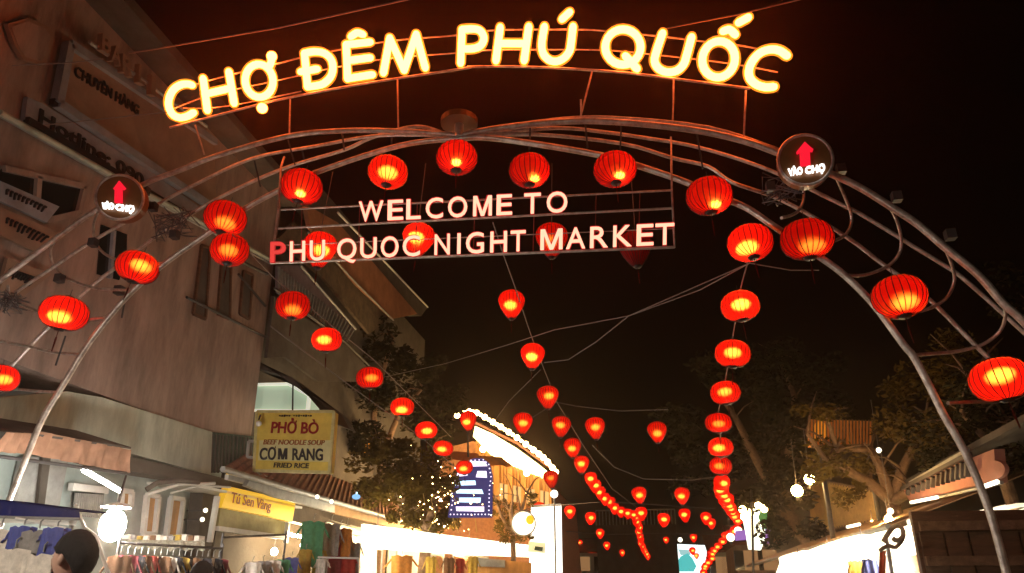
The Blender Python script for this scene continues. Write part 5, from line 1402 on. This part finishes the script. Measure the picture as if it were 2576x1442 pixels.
MB().tube([P(u, v, Y=11.6) for u, v in spl(c6([(1180, 1200), (1220, 1130), (1270, 1080), (1320, 1090), (1335, 1150), (1290, 1190), (1250, 1170)]), 4)], .035).build('scroll', mat('weathered_carving', (.4, .32, .22), .7, .5, 10, .3), dr)
MB().tube([P(u, v, Y=11.6) for u, v in spl(c6([(1150, 1270), (1210, 1230), (1280, 1240), (1330, 1170)]), 4)], .03).build('scroll', mat('weathered_carving2', (.3, .22, .15), .7, .5, 10, .3), dr)
t = thing('orange_curtain', 'narrow orange red curtain at the near edge of the right stall', 'curtain', tuple(P(2219, 1441, Y=12)))
sheet('cloth', mat('orange_curtain', (.7, .1, .02), .7, .25, 8), t, P(2212, 1384, Y=11.8), P(2230, 1384, Y=11.8), P(2228, 1470, Y=11.8), P(2208, 1470, Y=11.8), 8, 8, .02, 5, 5)
for k, (u, v, c, n_) in enumerate(((2185, 1400, 9, 'faint violet garment in the blazing right stall'), (2150, 1405, 2, 'faint yellow green garment in the blazing right stall'), (2175, 1412, 3, 'grey garment beside the violet one'))):
    garment(P(u, v, Y=13.5 + k), .4, .7, c, n_, 'clothes in the right stall', R(30))
# right brown roof slope above the stall
t = thing('stall_roof', 'brown sheet roof sloping back above the blazing right stall', 'roof', tuple(P(2100, 1340, X=4)))
A, B = P(2235, 1325, X=3.9), P(1880, 1425, X=3.9)
n_ = 30
m = MB()
for i in range(n_):
    p0, p1 = A.lerp(B, i / n_), A.lerp(B, (i + 1) / n_)
    m.prism([p0, p0.lerp(p1, .5) + Vector((0, 0, .05)), p0.lerp(p1, .5) + Vector((2.6, 0, .95)), p0 + Vector((2.6, 0, .9))], (0, 0, .02))
    m.prism([p0.lerp(p1, .5) + Vector((0, 0, .05)), p1, p1 + Vector((2.6, 0, .9)), p0.lerp(p1, .5) + Vector((2.6, 0, .95))], (0, 0, .02))
m.build('corrugated_sheet', mat('tan_sheet', (.42, .25, .14), .6, .4, 2, .2), t)
MB().tube([A, B], .05).build('gutter', 'metal_grey', t)
MB().tube([P(2132, 1326, X=3.85), P(2162, 1319, X=3.85)], .03).build('lit_strip', 'white_glow', t)
# corrugated gold wall
t = thing('corrugated_wall', 'gold lit corrugated metal wall behind the forked tree', 'wall', tuple(P(2120, 1300, X=6.6)))
A, B, C2, D2 = P(2037, 1205, X=6.6), P(2205, 1236, X=6.6), P(2205, 1310, X=6.6), P(2043, 1340, X=6.6)
n_ = 26
m = MB()
for i in range(n_):
    s0, s1, s2 = i / n_, (i + .5) / n_, (i + 1) / n_
    d = Vector((-.08, 0, 0))
    m.add([A.lerp(B, s0), A.lerp(B, s1) + d, D2.lerp(C2, s1) + d, D2.lerp(C2, s0)], [(0, 1, 2, 3)])
    m.add([A.lerp(B, s1) + d, A.lerp(B, s2), D2.lerp(C2, s2), D2.lerp(C2, s1) + d], [(0, 1, 2, 3)])
m.build('sheet', 'corrugated', t)
for k in (0, 1): MB().bar((A, D2)[k], (B, C2)[k], .1, .1).build('frame', 'bark', t)
# orange billboard behind branches
t = thing('orange_billboard', 'dim orange lit billboard with a pale disc behind the branches', 'billboard', tuple(P(2120, 1118, Y=19)))
poly([(2036, 1055), (2196, 1060), (2196, 1120), (2036, 1122)], (0, .2, 0), 'panel', mat('orange_panel', (.3, .1, .02), .6, emit=(.55, .13, .012), strength=.28), t, Y=19)
MB().prism([P(2062 + 18 * math.cos(a), 1086 + 26 * math.sin(a), Y=18.95) for a in [i * math.pi / 10 for i in range(20)]], (0, -.04, 0)).build('pale_disc', mat('disc_orange', (.5, .22, .03), .6, emit=(.8, .26, .015), strength=.5), t)
for q in ((2036, 1088),): pass
m = MB()
for i in range(20):
    u = 2038 + i * 8.2
    m.bar(P(u, 1056, Y=18.9), P(u + rng.uniform(-2, 2), 1121, Y=18.9), .03, .03)
m.build('lattice', 'bark', t, kind='stuff')
MB().bar(P(2040, 1124, Y=18.9), P(2196, 1120, Y=18.9), .06, .06).build('frame', 'bark', t)
for px in (2060, 2180):
    a = P(px, 1120, Y=19.1); MB().tube([a, (a.x, a.y, 0)], .06).build('post', 'dark_metal', t)
# balcony building, right
XR = 5.2
rb_ = thing('balcony_house', 'dark timber house with a pink balcony on the right edge', 'building', (XR, 12, 0))
bq = [(2271, 1229), (2424, 1152), (2440, 1160), (2479, 1159), (2525, 1161), (2520, 1200), (2509, 1215), (2290, 1264)]
poly([(2271, 1232), (2424, 1160), (2500, 1130), (2509, 1215), (2290, 1264)], (.15, 0, 0), 'balcony_front', 'pink_wall', rb_, X=XR)
cpt = P(2495, 1176, X=XR - .03)
MB().prism([P(2498 + 30 * math.cos(a), 1182 + 24 * math.sin(a), X=XR - .02) for a in [i * math.pi / 10 for i in range(20)]], (.06, 0, 0)).build('rounded_corner', 'pink_wall', rb_)
for i in range(13):
    t_ = i / 12
    u = 2285 + t_ * 150
    vt = 1230 - t_ * 72
    vb = vt + 14 + t_ * 26
    MB().bar(P(u, vt, X=XR - .12), P(u - 2, vb, X=XR - .12), .06 + .02 * t_, .06).build('baluster', 'dark_metal', rb_)
MB().bar(P(2271, 1229, X=XR - .1), P(2440, 1142, X=XR - .1), .08, .06).build('handrail', 'dark_metal', rb_)
MB().bar(P(2290, 1215, X=XR - .1), P(2435, 1132, X=XR - .1), .06, .05).build('handrail', 'metal_grey', rb_)
MB().tube([P(2292, 1264, X=XR - .1), P(2358, 1251, X=XR - .1)], .03, 8).build('light_strip', 'white_glow', rb_)
MB().tube([P(2478, 1223, X=XR - .1), P(2509, 1212, X=XR - .1)], .035, 8).build('light_strip', 'white_glow', rb_)
MB().tube([P(2292, 1267, X=XR - .05), P(2520, 1214, X=XR - .05)], .03).build('gutter', 'metal_grey', rb_)
pw0, pw1 = P(2250, 1300, X=XR + .4), P(2700, 1300, X=XR + .4)
MB().box((XR + .4, 5.5, 0), (XR + 5, 12.2, 2.7)).build('timber_wall', 'wood', rb_)
zt = P(2400, 1285, Y=12.3).z
MB().box((3.75, 12.3, 0), (XR + 5, 12.42, zt)).build('end_wall', 'wood', rb_)
for k in range(9):
    MB().box((3.8 + k * .33, 12.26, 0), (4.1 + k * .33, 12.3, zt - .3)).build('plank', 'wood', rb_)
for z in (zt - .75, zt - .28): MB().box((3.8, 12.18, z), (XR + 1, 12.25, z + .13)).build('beam', 'bark', rb_)
for k in range(8):
    y = 5.6 + k * .82
    MB().box((XR + .36, y, 0), (XR + .4, y + .8, 2.5)).build('plank', 'wood', rb_)
for z in (2.1, 2.5): MB().box((XR + .28, 5.5, z), (XR + .38, 12.1, z + .14)).build('beam', 'orange_wood', rb_)
p = P(2305, 1300, X=XR)
MB().box((XR - .05, p.y - .12, 0), (XR + .25, p.y + .25, 3.2)).build('post', 'plaster_dark', rb_)
MB().prism([P(2271, 1225, X=XR), P(2600, 1050, X=XR), P(2600, 1050, X=XR) + Vector((4, 0, 1)), P(2271, 1225, X=XR) + Vector((4, 0, 1))], (0, 0, .1)).build('roof', 'plaster_dark', rb_)
ft = C(2480, 1300, 13)
tree('dark leafy tree over the pink balcony', (ft.x + 1, ft.y, 0), C(2500, 1120, 13.5), [[C(2460, 1080, 13.5), C(2420, 1040, 13.5)], [C(2540, 1060, 13.5), C(2560, 1000, 13.5)], [C(2480, 1040, 14), C(2450, 960, 14)]],
     [(C(2400, 1100, 13.5), .7, 500), (C(2460, 1010, 13.5), .8, 500), (C(2540, 1080, 13.5), .8, 500), (C(2520, 960, 14), .8, 400), (C(2560, 1140, 13), .6, 300), (C(2350, 1150, 14), .5, 300)], 'leaf_dark', .07, 31, r0=.12)
ft = C(2570, 700, 24)
tree('barely visible dark treetop at the right picture edge', (ft.x + 1, ft.y, 0), C(2640, 900, 24), [[C(2600, 780, 24), C(2590, 720, 24)]],
     [(C(2580, 720, 24), 1.2, 400), (C(2620, 820, 24), 1.4, 400)], 'leaf_dark', .13, 32, r0=.2)

# unseen lamp added left of the viewer to light the wall
t = thing('street_lamp', 'unseen added lamp on a low pole left of the viewer', 'lamp', (-4.6, 1.2, 0))
MB().tube([(-4.6, 1.2, 0), (-4.6, 1.2, 3.3)], .05, 8).build('pole', 'metal_grey', t)
MB().lathe([(.02, 3.78), (.1, 3.76), (.42, 3.62)], 20).build('shade', 'dark_metal', t).location = (-4.6, 1.2, 0)  # added to block the lamp's upward light
MB().ball((-4.6, 1.2, 3.45), .16, 12, 8).build('globe', glow('added_lamp_glow', (1, .88, .74), 560), t)
for k, (u, v) in enumerate(((2170, 1372), (2085, 1392), (2010, 1412))):
    hung_bulb('added glaring bulb on the front edge of the right stall, %s' % ['near the ornament', 'in its middle', 'at its far end'][k], u, v, 3.5, .11, BW, .2)  # bulbs added to brighten the street side of the stall
hung_bulb('added gold flood lamp before the corrugated wall', 2196, 1318, 6.1, .07, BG, .3)  # flood added to turn the corrugated wall gold
hung_bulb('gold flood lamp low on the forked tree', 2236, 1308, 4.2, .07, BG, .3)
t = thing('street_lamp', 'street lamp on a tall pole behind the viewer', 'lamp', (8.2, -3, 0))
MB().tube([(8.2, -3, 0), (8.2, -3, 5.2), (7.9, -3, 5.6), (7.2, -3, 5.7)], .06, 8).build('pole', 'metal_grey', t)
MB().box((6.6, -3.2, 5.6), (7.2, -2.8, 5.72)).build('head', 'metal_grey', t)
MB().box((6.65, -3.15, 5.5), (7.15, -2.85, 5.6)).build('diffuser', glow('street_lamp_glow', (1, .8, .62), 200), t)

# haze volume added to spread a glow around the lamps
if True:
    hz = MB().box((-62, -21, -1.3), (62, 162, 15)).build('haze', 'white_paint', kind='stuff')
    hm = bpy.data.materials.new('glow_haze')
    hm.use_nodes = True
    n = hm.node_tree.nodes
    n.remove(n['Principled BSDF'])
    pv = n.new('ShaderNodeVolumePrincipled')
    pv.inputs['Density'].default_value = .002
    pv.inputs['Color'].default_value = (.95, .68, .5, 1)
    pv.inputs['Anisotropy'].default_value = .86
    hm.node_tree.links.new(pv.outputs[0], n['Material Output'].inputs['Volume'])
    hz.data.materials[0] = hm
for o in list(scn.objects):
    if '_o' in o: del o['_o']
